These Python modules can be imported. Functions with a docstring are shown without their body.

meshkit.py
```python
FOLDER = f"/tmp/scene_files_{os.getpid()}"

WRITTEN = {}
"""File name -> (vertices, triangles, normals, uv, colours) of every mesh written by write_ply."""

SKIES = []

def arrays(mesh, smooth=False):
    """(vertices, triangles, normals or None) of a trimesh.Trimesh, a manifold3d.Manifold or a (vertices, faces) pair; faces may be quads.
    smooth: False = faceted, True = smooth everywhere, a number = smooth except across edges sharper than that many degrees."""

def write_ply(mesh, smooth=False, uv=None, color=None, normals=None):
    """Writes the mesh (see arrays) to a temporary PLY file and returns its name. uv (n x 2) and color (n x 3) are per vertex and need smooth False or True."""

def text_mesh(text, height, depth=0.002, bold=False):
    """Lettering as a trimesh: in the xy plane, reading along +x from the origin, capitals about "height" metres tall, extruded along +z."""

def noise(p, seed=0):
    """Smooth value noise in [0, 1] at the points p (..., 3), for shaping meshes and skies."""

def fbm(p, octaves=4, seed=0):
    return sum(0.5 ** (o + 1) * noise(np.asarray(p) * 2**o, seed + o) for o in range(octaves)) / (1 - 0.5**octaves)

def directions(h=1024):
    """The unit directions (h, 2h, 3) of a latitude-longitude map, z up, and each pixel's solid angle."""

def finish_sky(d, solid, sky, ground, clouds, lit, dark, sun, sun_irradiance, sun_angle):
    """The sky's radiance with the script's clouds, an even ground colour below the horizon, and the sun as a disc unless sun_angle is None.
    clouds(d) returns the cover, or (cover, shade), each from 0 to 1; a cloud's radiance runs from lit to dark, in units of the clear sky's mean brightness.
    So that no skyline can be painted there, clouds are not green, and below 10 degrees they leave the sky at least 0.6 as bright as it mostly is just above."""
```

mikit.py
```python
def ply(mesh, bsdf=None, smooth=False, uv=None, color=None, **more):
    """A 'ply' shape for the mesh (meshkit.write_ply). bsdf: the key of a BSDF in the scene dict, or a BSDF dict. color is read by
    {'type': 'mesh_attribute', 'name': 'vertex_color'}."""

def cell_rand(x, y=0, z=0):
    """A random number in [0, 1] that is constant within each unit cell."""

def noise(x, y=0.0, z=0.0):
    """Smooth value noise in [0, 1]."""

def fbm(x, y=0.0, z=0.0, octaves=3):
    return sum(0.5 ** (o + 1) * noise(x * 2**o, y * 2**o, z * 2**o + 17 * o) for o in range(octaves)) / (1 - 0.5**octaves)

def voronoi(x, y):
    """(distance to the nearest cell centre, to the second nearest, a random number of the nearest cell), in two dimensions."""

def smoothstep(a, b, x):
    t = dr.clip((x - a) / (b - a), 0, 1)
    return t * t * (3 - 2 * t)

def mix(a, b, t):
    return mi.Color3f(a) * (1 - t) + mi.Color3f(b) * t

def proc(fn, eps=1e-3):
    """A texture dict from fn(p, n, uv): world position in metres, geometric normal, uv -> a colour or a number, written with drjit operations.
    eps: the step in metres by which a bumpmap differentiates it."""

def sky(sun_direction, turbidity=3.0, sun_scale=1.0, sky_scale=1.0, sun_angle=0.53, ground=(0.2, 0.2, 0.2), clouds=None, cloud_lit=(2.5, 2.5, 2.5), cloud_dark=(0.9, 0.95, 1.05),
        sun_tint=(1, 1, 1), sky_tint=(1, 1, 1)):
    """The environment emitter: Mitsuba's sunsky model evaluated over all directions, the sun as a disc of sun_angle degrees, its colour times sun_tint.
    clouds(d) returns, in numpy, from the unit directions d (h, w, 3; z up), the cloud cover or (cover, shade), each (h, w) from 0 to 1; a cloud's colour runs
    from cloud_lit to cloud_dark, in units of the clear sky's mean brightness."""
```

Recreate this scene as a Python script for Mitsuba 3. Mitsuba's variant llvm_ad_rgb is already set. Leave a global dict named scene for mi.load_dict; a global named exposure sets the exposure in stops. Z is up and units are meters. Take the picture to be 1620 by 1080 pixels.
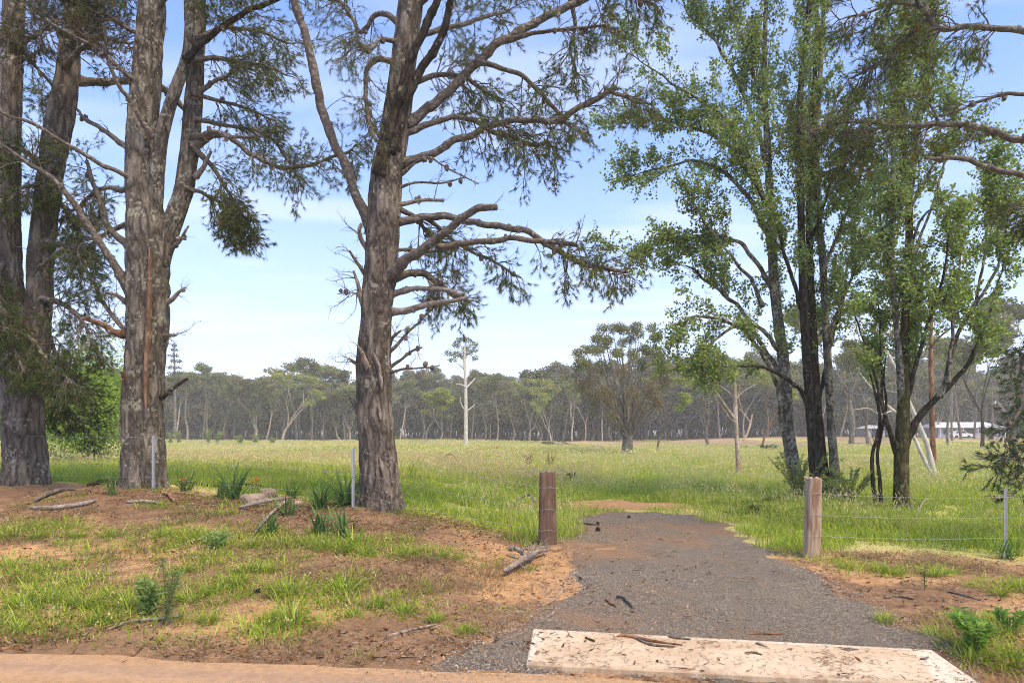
import math
import numpy as np
import trimesh
import drjit as dr
import mitsuba as mi
import mikit, meshkit
from mikit import noise, fbm, voronoi, cell_rand, smoothstep, mix

T = mi.ScalarTransform4f
scene, labels = {}, {}

# ------------------------------------------------------------------ camera, sky, exposure
F, CX, HY, EYE = 1095.0, 810.0, 688.0, 1.75
scene['camera'] = {'type': 'perspective', 'fov': 2 * math.degrees(math.atan(810 / F)), 'fov_axis': 'x',
                   'near_clip': 0.1, 'far_clip': 5000.0, 'medium': {'type': 'ref', 'id': 'haze_medium'}, 'principal_point_offset_y': -(HY - 540) / 1080,
                   'to_world': T().look_at(origin=[0, 0, EYE], target=[0, 10, EYE], up=[0, 0, 1])}


def cloud_cover(d):
    el = np.degrees(np.arcsin(np.clip(d[..., 2], -1, 1)))
    veil = 0.92 * np.exp(-np.maximum(el, 0) / 12.0)
    q = d / np.maximum(d[..., 2:3], 0.06)
    w = meshkit.fbm(np.stack([q[..., 0] * 1.3 + 3, q[..., 1] * 2.6, q[..., 0] * 0], -1), 5, 3)
    wisp = np.clip((w - 0.50) / 0.25, 0, 1) * 0.28
    return np.clip(1 - (1 - veil) * (1 - wisp), 0, 1), np.zeros_like(el)


scene['sky'] = mikit.sky([0.35, -0.45, 0.85], turbidity=3, sun_scale=0.46, sun_angle=28, sky_scale=1.0, clouds=cloud_cover,
                         cloud_lit=(1.75, 1.80, 1.86), sun_tint=(1.03, 0.95, 0.80), sky_tint=(0.85, 0.95, 1.19))
exposure = 2.88

# ------------------------------------------------------------------ bookkeeping
def num(key):
    if key not in used:
        used.add(key)
        return key
    i = 1
    while f'{key}_{i:03d}' in used:
        i += 1
    used.add(f'{key}_{i:03d}')
    return f'{key}_{i:03d}'


used = set()


def thing(name, label, cat, group=None, kind=None):
    k = num(name)
    labels[k] = {'label': label, 'category': cat}
    if group:
        labels[k]['group'] = group
    if kind:
        labels[k]['kind'] = kind
    return k


def struct(name):
    k = num(name)
    labels[k] = {'kind': 'structure'}
    return k


def part(holder, name, shape, label=None, kind=None):
    k = num(holder + '__' + name)
    scene[k] = shape
    if label or kind:
        labels[k] = {}
        if label:
            labels[k]['label'] = label
        if kind:
            labels[k]['kind'] = kind
    return k


# ------------------------------------------------------------------ mesh helpers
def cat(meshes):
    vs, fs, cs, n = [], [], [], 0
    for m in meshes:
        v, f = np.asarray(m[0]), np.asarray(m[1])
        if len(f) == 0:
            continue
        vs.append(v)
        fs.append(f + n)
        if len(m) > 2:
            cs.append(m[2])
        n += len(v)
    if cs:
        return np.vstack(vs), np.vstack(fs), np.vstack(cs)
    return np.vstack(vs), np.vstack(fs)


def unit(a):
    return a / np.maximum(np.linalg.norm(a, axis=-1, keepdims=True), 1e-9)


def crom(pts, n=6):
    """Catmull-Rom through the rows of pts."""
    p = np.asarray(pts, float)
    if len(p) < 3:
        t = np.linspace(0, 1, n * (len(p) - 1) + 1)[:, None]
        return p[0] * (1 - t) + p[-1] * t
    e = np.vstack([2 * p[0] - p[1], p, 2 * p[-1] - p[-2]])
    out = []
    for i in range(len(p) - 1):
        a, b, c, d = e[i:i + 4]
        t = np.linspace(0, 1, n, endpoint=False)[:, None]
        out.append(0.5 * (2 * b + (c - a) * t + (2 * a - 5 * b + 4 * c - d) * t ** 2 + (3 * b - a - 3 * c + d) * t ** 3))
    return np.vstack(out + [p[-1:]])


def resample(p, step):
    s = np.concatenate([[0], np.cumsum(np.linalg.norm(np.diff(p[:, :3], axis=0), axis=1))])
    n = max(3, int(s[-1] / step) + 1)
    q = np.linspace(0, s[-1], n)
    return np.stack([np.interp(q, s, p[:, k]) for k in range(p.shape[1])], 1)


def frames(p):
    t = unit(np.gradient(p, axis=0))
    a = np.zeros_like(p)
    r = np.array([1.0, 0, 0]) if abs(t[0, 0]) < 0.8 else np.array([0, 1.0, 0])
    for i in range(len(p)):
        r = r - t[i] * (r @ t[i])
        r /= np.linalg.norm(r)
        a[i] = r
    return t, a, np.cross(t, a)


def tube(p, rad, sides=8, disp=None, cap=True):
    p, rad = np.asarray(p, float), np.asarray(rad, float)
    t, a, b = frames(p)
    th = np.arange(sides) * 2 * np.pi / sides
    R = rad[:, None] * np.ones(sides)
    if disp is not None:
        s = np.concatenate([[0], np.cumsum(np.linalg.norm(np.diff(p, axis=0), axis=1))])
        R = R + disp(th[None, :] + 0 * R, s[:, None] + 0 * R, R)
    v = p[:, None] + R[..., None] * (np.cos(th)[None, :, None] * a[:, None] + np.sin(th)[None, :, None] * b[:, None])
    n = len(p)
    i, j = np.meshgrid(np.arange(n - 1), np.arange(sides), indexing='ij')
    i, j = i.ravel(), j.ravel()
    k = (j + 1) % sides
    f = np.vstack([np.stack([i * sides + j, i * sides + k, (i + 1) * sides + k], 1),
                   np.stack([i * sides + j, (i + 1) * sides + k, (i + 1) * sides + j], 1)])
    v = v.reshape(-1, 3)
    if cap:
        e = len(v)
        v = np.vstack([v, p[-1:] + t[-1:] * rad[-1] * 0.3])
        jj = np.arange(sides)
        f = np.vstack([f, np.stack([(n - 1) * sides + jj, (n - 1) * sides + (jj + 1) % sides, 0 * jj + e], 1), np.stack([(jj + 1) % sides, jj, 0 * jj + e + 1], 1)])
        v = np.vstack([v, p[:1] - t[:1] * rad[0] * 0.2])
    return v, f


def batch_tube(P, R, sides=3):
    """P (n, m, 3) paths, R (n, m) radii."""
    n, m, _ = P.shape
    if n == 0:
        return np.zeros((0, 3)), np.zeros((0, 3), int)
    t = unit(np.gradient(P, axis=1))
    ref = np.where(np.abs(t[:, :1, 2:]) > 0.8, [1.0, 0.1, 0], [0.1, 0, 1.0])
    a = unit(np.cross(t, ref + 0 * t))
    b = np.cross(t, a)
    th = np.arange(sides) * 2 * np.pi / sides
    v = P[:, :, None] + R[:, :, None, None] * (np.cos(th)[:, None] * a[:, :, None] + np.sin(th)[:, None] * b[:, :, None])
    i, j = np.meshgrid(np.arange(m - 1), np.arange(sides), indexing='ij')
    i, j = i.ravel(), j.ravel()
    k = (j + 1) % sides
    f = np.vstack([np.stack([i * sides + j, i * sides + k, (i + 1) * sides + k], 1),
                   np.stack([i * sides + j, (i + 1) * sides + k, (i + 1) * sides + j], 1)])
    f = (f[None] + (np.arange(n) * m * sides)[:, None, None]).reshape(-1, 3)
    return v.reshape(-1, 3), f


def at_t(paths, t):
    """paths (n, M, 3), t (n, k) in 0..1 -> points and tangents (n, k, 3)."""
    n, M, _ = paths.shape
    x = np.clip(t, 0, 0.9999) * (M - 1)
    i = x.astype(int)
    w = (x - i)[..., None]
    r = np.arange(n)[:, None]
    a, b = paths[r, i], paths[r, i + 1]
    return a * (1 - w) + b * w, unit(b - a)


def spawn(paths, k, t0, t1, L, spread, grav, wander, m, rng, up=0.0, taper=0.5, end=False):
    n = len(paths)
    t = rng.uniform(t0, t1, (n, k))
    if end:
        t[:, -1] = 0.999
    b, tan = at_t(paths, t)
    ln = rng.uniform(L[0], L[1], (n, k)) * (1 - taper * (t - t0) / max(t1 - t0, 1e-6))
    perp = rng.normal(size=b.shape)
    perp = unit(perp - tan * (perp * tan).sum(-1, keepdims=True))
    sp = spread * rng.uniform(0.6, 1.3, (n, k, 1))
    d = unit(tan * np.cos(sp) + perp * np.sin(sp) + np.array([0, 0, up]))
    b, d, ln = b.reshape(-1, 3), d.reshape(-1, 3), ln.reshape(-1)
    out = [b]
    for _ in range(m):
        b = b + d * (ln / m)[:, None]
        out.append(b)
        d = unit(d + wander * rng.normal(size=d.shape) + np.array([0, 0, -grav]))
    return np.stack(out, 1)


def taper_r(P, r0, r1):
    m = P.shape[1]
    return np.broadcast_to(np.linspace(r0, r1, m), P.shape[:2])


def blades(base, d, length, width, rng, col, sag=0.0):
    """One thin triangle pair per needle or leaf blade: base (n,3), d (n,3)."""
    n = len(base)
    side = unit(np.cross(d, rng.normal(size=d.shape))) * (width / 2)[:, None] if np.ndim(width) else unit(np.cross(d, rng.normal(size=d.shape))) * width / 2
    L = np.asarray(length).reshape(-1, 1)
    tip = base + d * L + np.array([0, 0, -1.0]) * sag * L
    v = np.stack([base - side * 0.6, base + side * 0.6, tip], 1).reshape(-1, 3)
    f = np.arange(3 * n).reshape(n, 3)
    return v, f, np.repeat(col, 3, axis=0)


def kites(base, d, length, width, rng, col, fold=0.25):
    """Folded kite-shaped leaves, two triangles each."""
    n = len(base)
    L, W = np.asarray(length).reshape(-1, 1), np.asarray(width).reshape(-1, 1)
    side = unit(np.cross(d, rng.normal(size=d.shape)))
    nrm = np.cross(d, side)
    mid = base + d * L * 0.42
    v = np.stack([base, mid + side * W / 2 + nrm * W * fold, base + d * L, mid - side * W / 2 + nrm * W * fold], 1).reshape(-1, 3)
    i = np.arange(n)[:, None] * 4
    f = np.vstack([i + [0, 1, 2], i + [0, 2, 3]])
    return v, f, np.repeat(col, 4, axis=0)


def jitter_col(n, base, rng, v=0.25, hue=0.08):
    c = np.asarray(base) * (1 + v * rng.uniform(-1, 1, (n, 1))) * (1 + hue * rng.uniform(-1, 1, (n, 3)))
    return np.clip(c, 0.005, 0.95)


# ------------------------------------------------------------------ terrain
def sst(a, b, x):
    t = np.clip((x - a) / (b - a), 0, 1)
    return t * t * (3 - 2 * t)


def y_road(x):
    return 5.07 - 0.13 * x


def y_fence(x):
    return 11.15 - 0.27 * x


def terrain(x, y):
    x, y = np.asarray(x, float), np.asarray(y, float)
    zf = np.interp(x, [-16, -6.7, -2.8, -1.0, 0.2, 30], [0.74, 0.66, 0.40, 0.20, 0, 0])
    yr, yf = y_road(x), y_fence(x)
    s = np.clip((y - yr - 0.1) / (yf - yr), 0, 1.0)
    prof = 0.55 * s + 0.45 * sst(0.0, 1.0, s)
    zb = zf * prof
    back = np.where(y > yf, zf * (1 - 0.8 * sst(yf + 2.5, yf + 26, y)), zb)
    h = back
    # roadside drain to the right of the slab
    yd = 4.95 - 0.13 * (x - 3.4)
    h = h - 0.34 * np.exp(-((y - yd) / 0.24) ** 2) * sst(3.3, 3.6, x) * (1 - sst(6.5, 8, x))
    h = h + 0.12 * sst(3.7, 4.4, x) * np.exp(-((y - 5.9) / 0.5) ** 2)
    # roots mounds under the pines
    for tx, ty, hh in MOUNDS:
        h = h + hh * np.exp(-((x - tx) ** 2 + (y - ty) ** 2) / 0.9)
    p = np.stack([x, y, 0 * x], -1)
    off = sst(0.1, 1.2, y - yr)
    h = h + off * ((meshkit.fbm(p * 1.1, 3, 5) - 0.5) * 0.10 + (meshkit.fbm(p * 6, 2, 9) - 0.5) * 0.035)
    h = h + (meshkit.fbm(p * 0.06, 2, 7) - 0.5) * 0.5 * sst(25, 60, y)
    h = h + 1.0 * sst(110, 150, y) * sst(20, 60, x) + 0.25 * sst(90, 140, y)
    return h


MOUNDS = [(-2.36, 12.3, 0.16), (-7.2, 13.5, 0.1), (-9.8, 14.0, 0.1)]


def P(px, py, Y):
    return np.array([(px - CX) / F * Y, Y, EYE - (py - HY) / F * Y])


def gp(px, py):
    """Where the ray of a pixel meets the ground."""
    dx, dz = (px - CX) / F, -(py - HY) / F
    lo = 3.0
    ys = np.concatenate([np.arange(3, 40, 0.05), np.arange(40, 300, 0.5)])
    z = EYE + dz * ys - terrain(dx * ys, ys)
    i = np.argmax(z < 0) if (z < 0).any() else len(ys) - 1
    Y = ys[i]
    return np.array([dx * Y, Y, float(terrain(dx * Y, Y))])


def onground(x, y):
    return np.array([x, y, float(terrain(x, y))])


# ------------------------------------------------------------------ materials
def rgb(*c):
    return {'type': 'rgb', 'value': list(map(float, c))}


def principled(tex, rough=0.9, spec=0.2, **k):
    return {'type': 'principled', 'base_color': tex, 'roughness': rough, 'specular': spec, **k}


def bump(b, fn, scale=1.0, eps=2e-3):
    return {'type': 'bumpmap', 'arbitrary': mikit.proc(fn, eps), 'scale': scale, 'bsdf': b}


def two(b):
    return {'type': 'twosided', 'bsdf': b}


def veg(name, rough, trans):
    scene[name] = {'type': 'principledthin', 'base_color': {'type': 'mesh_attribute', 'name': 'vertex_color'}, 'roughness': rough,
                   'diff_trans': trans, 'spec_trans': 0.0, 'eta': 1.4}


veg('leaf_bsdf', 0.6, 0.7)
veg('needle_bsdf', 0.7, 0.35)
veg('grass_bsdf', 0.65, 0.8)
scene['matte_bsdf'] = two({'type': 'diffuse', 'reflectance': {'type': 'mesh_attribute', 'name': 'vertex_color'}})


def ground_col(p, n, uv):
    x, y = p.x, p.y
    n1 = fbm(x * 0.9, y * 0.9, 0.0, 4)
    n2 = fbm(x * 4.3 + 7, y * 4.3, 3.0, 4)
    n3 = fbm(x * 22, y * 22, 5.0, 3)
    orange = mix(mi.Color3f(0.33, 0.19, 0.088), mi.Color3f(0.43, 0.275, 0.145), n2)
    brown = mix(mi.Color3f(0.14, 0.09, 0.052), mi.Color3f(0.27, 0.17, 0.10), n2)
    verge = mix(brown, orange, smoothstep(0.40, 0.62, n1 + 0.25 * (n2 - 0.5)))
    yf = 11.15 - 0.27 * x
    near = smoothstep(-3.2, -1.2, y - yf) * (1 - smoothstep(0.5, 2.5, y - yf))
    litter = mix(mi.Color3f(0.085, 0.055, 0.036), mi.Color3f(0.235, 0.145, 0.085), n2)
    lm = near * smoothstep(0.3, -1.6, x) * smoothstep(0.42, 0.58, n1 + 0.2)
    verge = mix(verge, litter, lm)
    green = mix(mi.Color3f(0.24, 0.28, 0.05), mi.Color3f(0.38, 0.41, 0.09), fbm(x * 0.35, y * 0.22, 1.0, 4))
    dry = mix(mi.Color3f(0.36, 0.32, 0.14), mi.Color3f(0.46, 0.42, 0.18), n2)
    field = mix(green, dry, smoothstep(0.52, 0.66, fbm(x * 0.11 + 5, y * 0.07, 2.0, 4)))
    earth = mix(mi.Color3f(0.23, 0.155, 0.10), mi.Color3f(0.33, 0.26, 0.16), n1)
    bare = smoothstep(80, 110, y) * smoothstep(-10, 25, x) * smoothstep(0.35, 0.6, fbm(x * 0.06, y * 0.035, 9.0, 3) + 0.12)
    field = mix(field, earth, bare)
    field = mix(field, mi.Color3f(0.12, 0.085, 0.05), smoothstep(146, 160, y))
    track = dr.exp(-dr.square((p.x - 1.9) / 3.6) - dr.square((y - 17.2) / 1.5))
    field = mix(field, mix(brown, orange, 0.5), smoothstep(0.3, 0.6, track + 0.3 * (n1 - 0.5)))
    c = mix(verge, field, smoothstep(-0.3, 1.4, y - yf + 1.6 * (n1 - 0.5)))
    return c * (0.72 + 0.56 * n3)


def ground_h(p, n, uv):
    return fbm(p.x * 18, p.y * 18, 0.0, 4) * 0.05


scene['ground_bsdf'] = two(bump(principled(mikit.proc(ground_col), 1.0, 0.1), ground_h, 1.0, 4e-3))


def gravel_col(p, n, uv):
    a, b, c = voronoi(p.x * 62, p.y * 62)
    a2, b2, c2 = voronoi(p.x * 95 + 3, p.y * 95)
    big = fbm(p.x * 0.7, p.y * 0.7, 0.0, 4)
    lane = dr.exp(-dr.square((p.x - 1.35 - 0.02 * p.y) / 0.28)) + dr.exp(-dr.square((p.x - 2.75 - 0.02 * p.y) / 0.28))
    big = big + 0.06 * lane * smoothstep(6.0, 7.5, p.y)
    t = 0.6 * c + 0.4 * c2
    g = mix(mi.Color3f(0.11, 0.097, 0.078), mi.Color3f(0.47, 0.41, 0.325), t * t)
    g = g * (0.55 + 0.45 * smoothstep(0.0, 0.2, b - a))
    dirt = mix(mi.Color3f(0.24, 0.145, 0.08), mi.Color3f(0.34, 0.22, 0.13), c2)
    m = smoothstep(0.44, 0.68, big + 0.25 * (c - 0.5)) * 0.75
    return mix(g, dirt, m)


def gravel_h(p, n, uv):
    a, b, c = voronoi(p.x * 62, p.y * 62)
    return (smoothstep(0.0, 0.35, b - a) * (0.4 + c)) * 0.012


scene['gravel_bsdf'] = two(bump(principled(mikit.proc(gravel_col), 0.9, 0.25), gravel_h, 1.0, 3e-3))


def road_col(p, n, uv):
    u = p.y + 0.13 * p.x
    n1 = fbm(p.x * 0.5, u * 3.0, 0.0, 4)
    n3 = fbm(p.x * 30, p.y * 30, 2.0, 3)
    c = mix(mi.Color3f(0.30, 0.188, 0.10), mi.Color3f(0.42, 0.285, 0.17), n1)
    track = smoothstep(0.18, 0.0, dr.abs(u - 4.72 + 0.06 * (n1 - 0.5))) * 0.6
    c = mix(c, mi.Color3f(0.27, 0.185, 0.13), track)
    return c * (0.8 + 0.4 * n3)


def road_h(p, n, uv):
    return fbm(p.x * 35, p.y * 35, 1.0, 4) * 0.014


scene['road_bsdf'] = two(bump(principled(mikit.proc(road_col), 0.95, 0.15), road_h, 1.0, 3e-3))


def slab_col(p, n, uv):
    # u along the slab, v across it, from its far-left corner
    dx, dy = p.x - 0.185, p.y - 6.08
    u, v = dx * 0.986 - dy * 0.168, -(dx * 0.168 + dy * 0.986)
    n1 = fbm(p.x * 2.2, p.y * 2.2, 0.0, 4)
    n3 = fbm(p.x * 40, p.y * 40, 2.0, 3)
    border = dr.maximum(smoothstep(0.115, 0.10, u), dr.maximum(smoothstep(0.095, 0.08, v), smoothstep(3.06, 3.075, u + 0.17 * v)))
    sand = mix(mi.Color3f(0.48, 0.375, 0.25), mi.Color3f(0.58, 0.48, 0.345), n1)
    pale = mix(mi.Color3f(0.56, 0.50, 0.39), mi.Color3f(0.63, 0.575, 0.47), n1)
    c = mix(sand, pale, border * 0.85)
    spots = smoothstep(0.70, 0.78, fbm(p.x * 26, p.y * 26, 7.0, 2)) * 0.5
    c = mix(c, mi.Color3f(0.33, 0.22, 0.13), spots)
    stain = smoothstep(0.52, 0.70, fbm(p.x * 1.1 + 4, p.y * 2.6, 11.0, 5))
    c = mix(c, c * mi.Color3f(0.68, 0.58, 0.47), stain * 0.4)
    crumb = smoothstep(0.16, 0.0, v + 0.18 * (n1 - 0.5)) * 0.25 + smoothstep(0.80, 0.98, v + 0.25 * (n1 - 0.5)) * 0.7
    c = mix(c, mi.Color3f(0.28, 0.18, 0.11), dr.clip(crumb, 0, 1) * smoothstep(0.42, 0.58, fbm(p.x * 9, p.y * 9, 3.0, 3)))
    return c * (0.88 + 0.24 * n3)


def slab_h(p, n, uv):
    return dr.sin(p.x * 420) * 0.0006 + fbm(p.x * 60, p.y * 60, 0.0, 2) * 0.002


scene['concrete_bsdf'] = two(bump(principled(mikit.proc(slab_col), 0.85, 0.25), slab_h, 1.0, 1e-3))


def bark_fn(dark, light, lichen, amount, kx, kz):
    def col(p, n, uv):
        a = fbm(p.x * kx, p.y * kx, p.z * kz, 4)
        r = dr.abs(a - 0.5) * 5
        b = fbm(p.x * 30, p.y * 30, p.z * 18, 3)
        c = mix(mi.Color3f(*dark), mi.Color3f(*light), dr.clip(r * 0.75 + 0.5 * (b - 0.35), 0, 1))
        l = smoothstep(1 - amount, 1 - amount + 0.10, 0.45 * fbm(p.x * 5, p.y * 5, p.z * 3 + 40, 3) + 0.55 * fbm(p.x * 24, p.y * 24, p.z * 17, 3))
        return mix(c, mi.Color3f(*lichen) * (0.7 + 0.6 * b), l * 0.7)
    return col


def bark_bump(kx, kz, amp):
    def h(p, n, uv):
        return dr.minimum(dr.abs(fbm(p.x * kx, p.y * kx, p.z * kz, 4) - 0.5) * 5, 1.0) * amp + fbm(p.x * 45, p.y * 45, p.z * 25, 3) * amp * 0.5
    return h


def barkmat(name, dark, light, lichen, amount, kx=11.0, kz=2.6, amp=0.03):
    scene[name] = two(bump(principled(mikit.proc(bark_fn(dark, light, lichen, amount, kx, kz)), 0.95, 0.12), bark_bump(kx, kz, amp), 1.0, 4e-3))


barkmat('pine_bark_bsdf', (0.055, 0.045, 0.036), (0.225, 0.197, 0.163), (0.34, 0.33, 0.28), 0.41, 9.0, 1.9, 0.05)
barkmat('pine_bark_lichen_bsdf', (0.055, 0.047, 0.037), (0.235, 0.21, 0.17), (0.34, 0.345, 0.28), 0.45, 9.0, 1.9, 0.05)
barkmat('limb_bark_bsdf', (0.085, 0.072, 0.058), (0.215, 0.19, 0.16), (0.33, 0.33, 0.26), 0.42, 14, 14, 0.012)
barkmat('poplar_bark_bsdf', (0.045, 0.04, 0.03), (0.22, 0.20, 0.16), (0.38, 0.37, 0.31), 0.50, 14, 4, 0.012)
barkmat('poplar_dark_bark_bsdf', (0.02, 0.017, 0.013), (0.085, 0.072, 0.055), (0.30, 0.29, 0.25), 0.36, 14, 4, 0.012)
barkmat('mossy_bark_bsdf', (0.03, 0.027, 0.012), (0.11, 0.10, 0.045), (0.22, 0.21, 0.13), 0.40, 14, 4, 0.012)
barkmat('pale_bark_bsdf', (0.28, 0.24, 0.19), (0.56, 0.51, 0.44), (0.36, 0.20, 0.11), 0.50, 4, 1.5, 0.006)
barkmat('orange_bark_bsdf', (0.11, 0.05, 0.03), (0.40, 0.22, 0.125), (0.10, 0.06, 0.045), 0.48, 5, 1.2, 0.01)
barkmat('grey_bark_bsdf', (0.09, 0.075, 0.06), (0.23, 0.20, 0.17), (0.36, 0.33, 0.29), 0.46, 5, 1.5, 0.012)
barkmat('scar_wood_bsdf', (0.10, 0.06, 0.04), (0.27, 0.175, 0.115), (0.30, 0.24, 0.18), 0.42, 14, 2.5, 0.01)
barkmat('white_bark_bsdf', (0.46, 0.43, 0.38), (0.66, 0.63, 0.57), (0.34, 0.24, 0.16), 0.38, 4, 1.5, 0.006)
barkmat('thicket_bark_bsdf', (0.035, 0.03, 0.025), (0.11, 0.095, 0.08), (0.16, 0.15, 0.13), 0.40, 5, 1.5, 0.012)
barkmat('dead_wood_bsdf', (0.16, 0.13, 0.105), (0.36, 0.32, 0.28), (0.42, 0.41, 0.36), 0.40, 18, 5, 0.006)


def post_col(p, n, uv):
    g = fbm(p.x * 60, p.y * 60, p.z * 3.0, 4)
    b = fbm(p.x * 6, p.y * 6, p.z * 2.2, 3)
    c = mix(mi.Color3f(0.06, 0.04, 0.028), mi.Color3f(0.23, 0.15, 0.105), g)
    c = mix(c, mi.Color3f(0.27, 0.20, 0.155), smoothstep(0.5, 0.7, b) * 0.6)
    return c


def post2_col(p, n, uv):
    g = fbm(p.x * 55, p.y * 55, p.z * 2.5, 4)
    b = fbm(p.x * 9 + 3, p.y * 9, p.z * 1.6, 3)
    c = mix(mi.Color3f(0.26, 0.185, 0.125), mi.Color3f(0.50, 0.405, 0.30), g)
    return mix(c, mi.Color3f(0.23, 0.115, 0.065), smoothstep(0.52, 0.66, b) * 0.75)


def grain_h(p, n, uv):
    return fbm(p.x * 60, p.y * 60, p.z * 3.0, 4) * 0.012


scene['post_bsdf'] = two(bump(principled(mikit.proc(post_col), 0.9, 0.15), grain_h, 1.0, 2e-3))
scene['post_pale_bsdf'] = two(bump(principled(mikit.proc(post2_col), 0.9, 0.15), grain_h, 1.0, 2e-3))
scene['galv_bsdf'] = two(principled(rgb(0.36, 0.38, 0.39), 0.45, 0.5, metallic=0.4))
scene['wire_bsdf'] = two(principled(rgb(0.42, 0.42, 0.42), 0.5, 0.5, metallic=0.4))


def rock_col(p, n, uv):
    a = fbm(p.x * 9, p.y * 9, p.z * 9, 4)
    return mix(mi.Color3f(0.16, 0.12, 0.09), mi.Color3f(0.42, 0.34, 0.26), a)


scene['rock_bsdf'] = two(bump(principled(mikit.proc(rock_col), 0.9, 0.2), lambda p, n, uv: fbm(p.x * 25, p.y * 25, p.z * 25, 4) * 0.02, 1.0, 3e-3))
for nm, c in (('white_paint', (0.74, 0.75, 0.77)), ('grey_wall', (0.40, 0.41, 0.42)), ('dark_gap', (0.05, 0.052, 0.055)), ('glass_dark', (0.03, 0.035, 0.04)),
              ('tyre', (0.03, 0.03, 0.03)), ('roof_metal', (0.52, 0.54, 0.57)), ('brick_wall', (0.33, 0.2, 0.15))):
    scene[nm + '_bsdf'] = two(principled(rgb(*c), 0.5, 0.4))
# ------------------------------------------------------------------ the setting: ground, road, driveway, slab
import shapely
from shapely.geometry import Polygon, LineString


def sheet(X, Y, Z, keep=None):
    r, c = X.shape
    v = np.stack([X, Y, Z], -1).reshape(-1, 3)
    i, j = np.meshgrid(np.arange(r - 1), np.arange(c - 1), indexing='ij')
    a = (i * c + j).ravel()
    f = np.vstack([np.stack([a, a + 1, a + c + 1], 1), np.stack([a, a + c + 1, a + c], 1)])
    if keep is not None:
        k = keep.ravel()
        f = f[k[f].any(1)]
    return v, f


rows = np.concatenate([np.arange(-9, 3.5, 0.5), np.arange(3.5, 16.5, 0.055), np.arange(16.5, 32, 0.25), np.geomspace(32, 900, 100)])
cols = np.concatenate([np.linspace(-2.2, -1.05, 20, endpoint=False), np.linspace(-1.05, 1.05, 330), np.linspace(1.05, 2.2, 21)[1:]])
GY, GU = np.meshgrid(rows, cols, indexing='ij')
GX = GU * (np.maximum(GY, 0) * 0.86 + 4.0)
g = struct('ground')
scene[g] = mikit.ply(sheet(GX, GY, terrain(GX, GY)), 'ground_bsdf', True)

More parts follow.
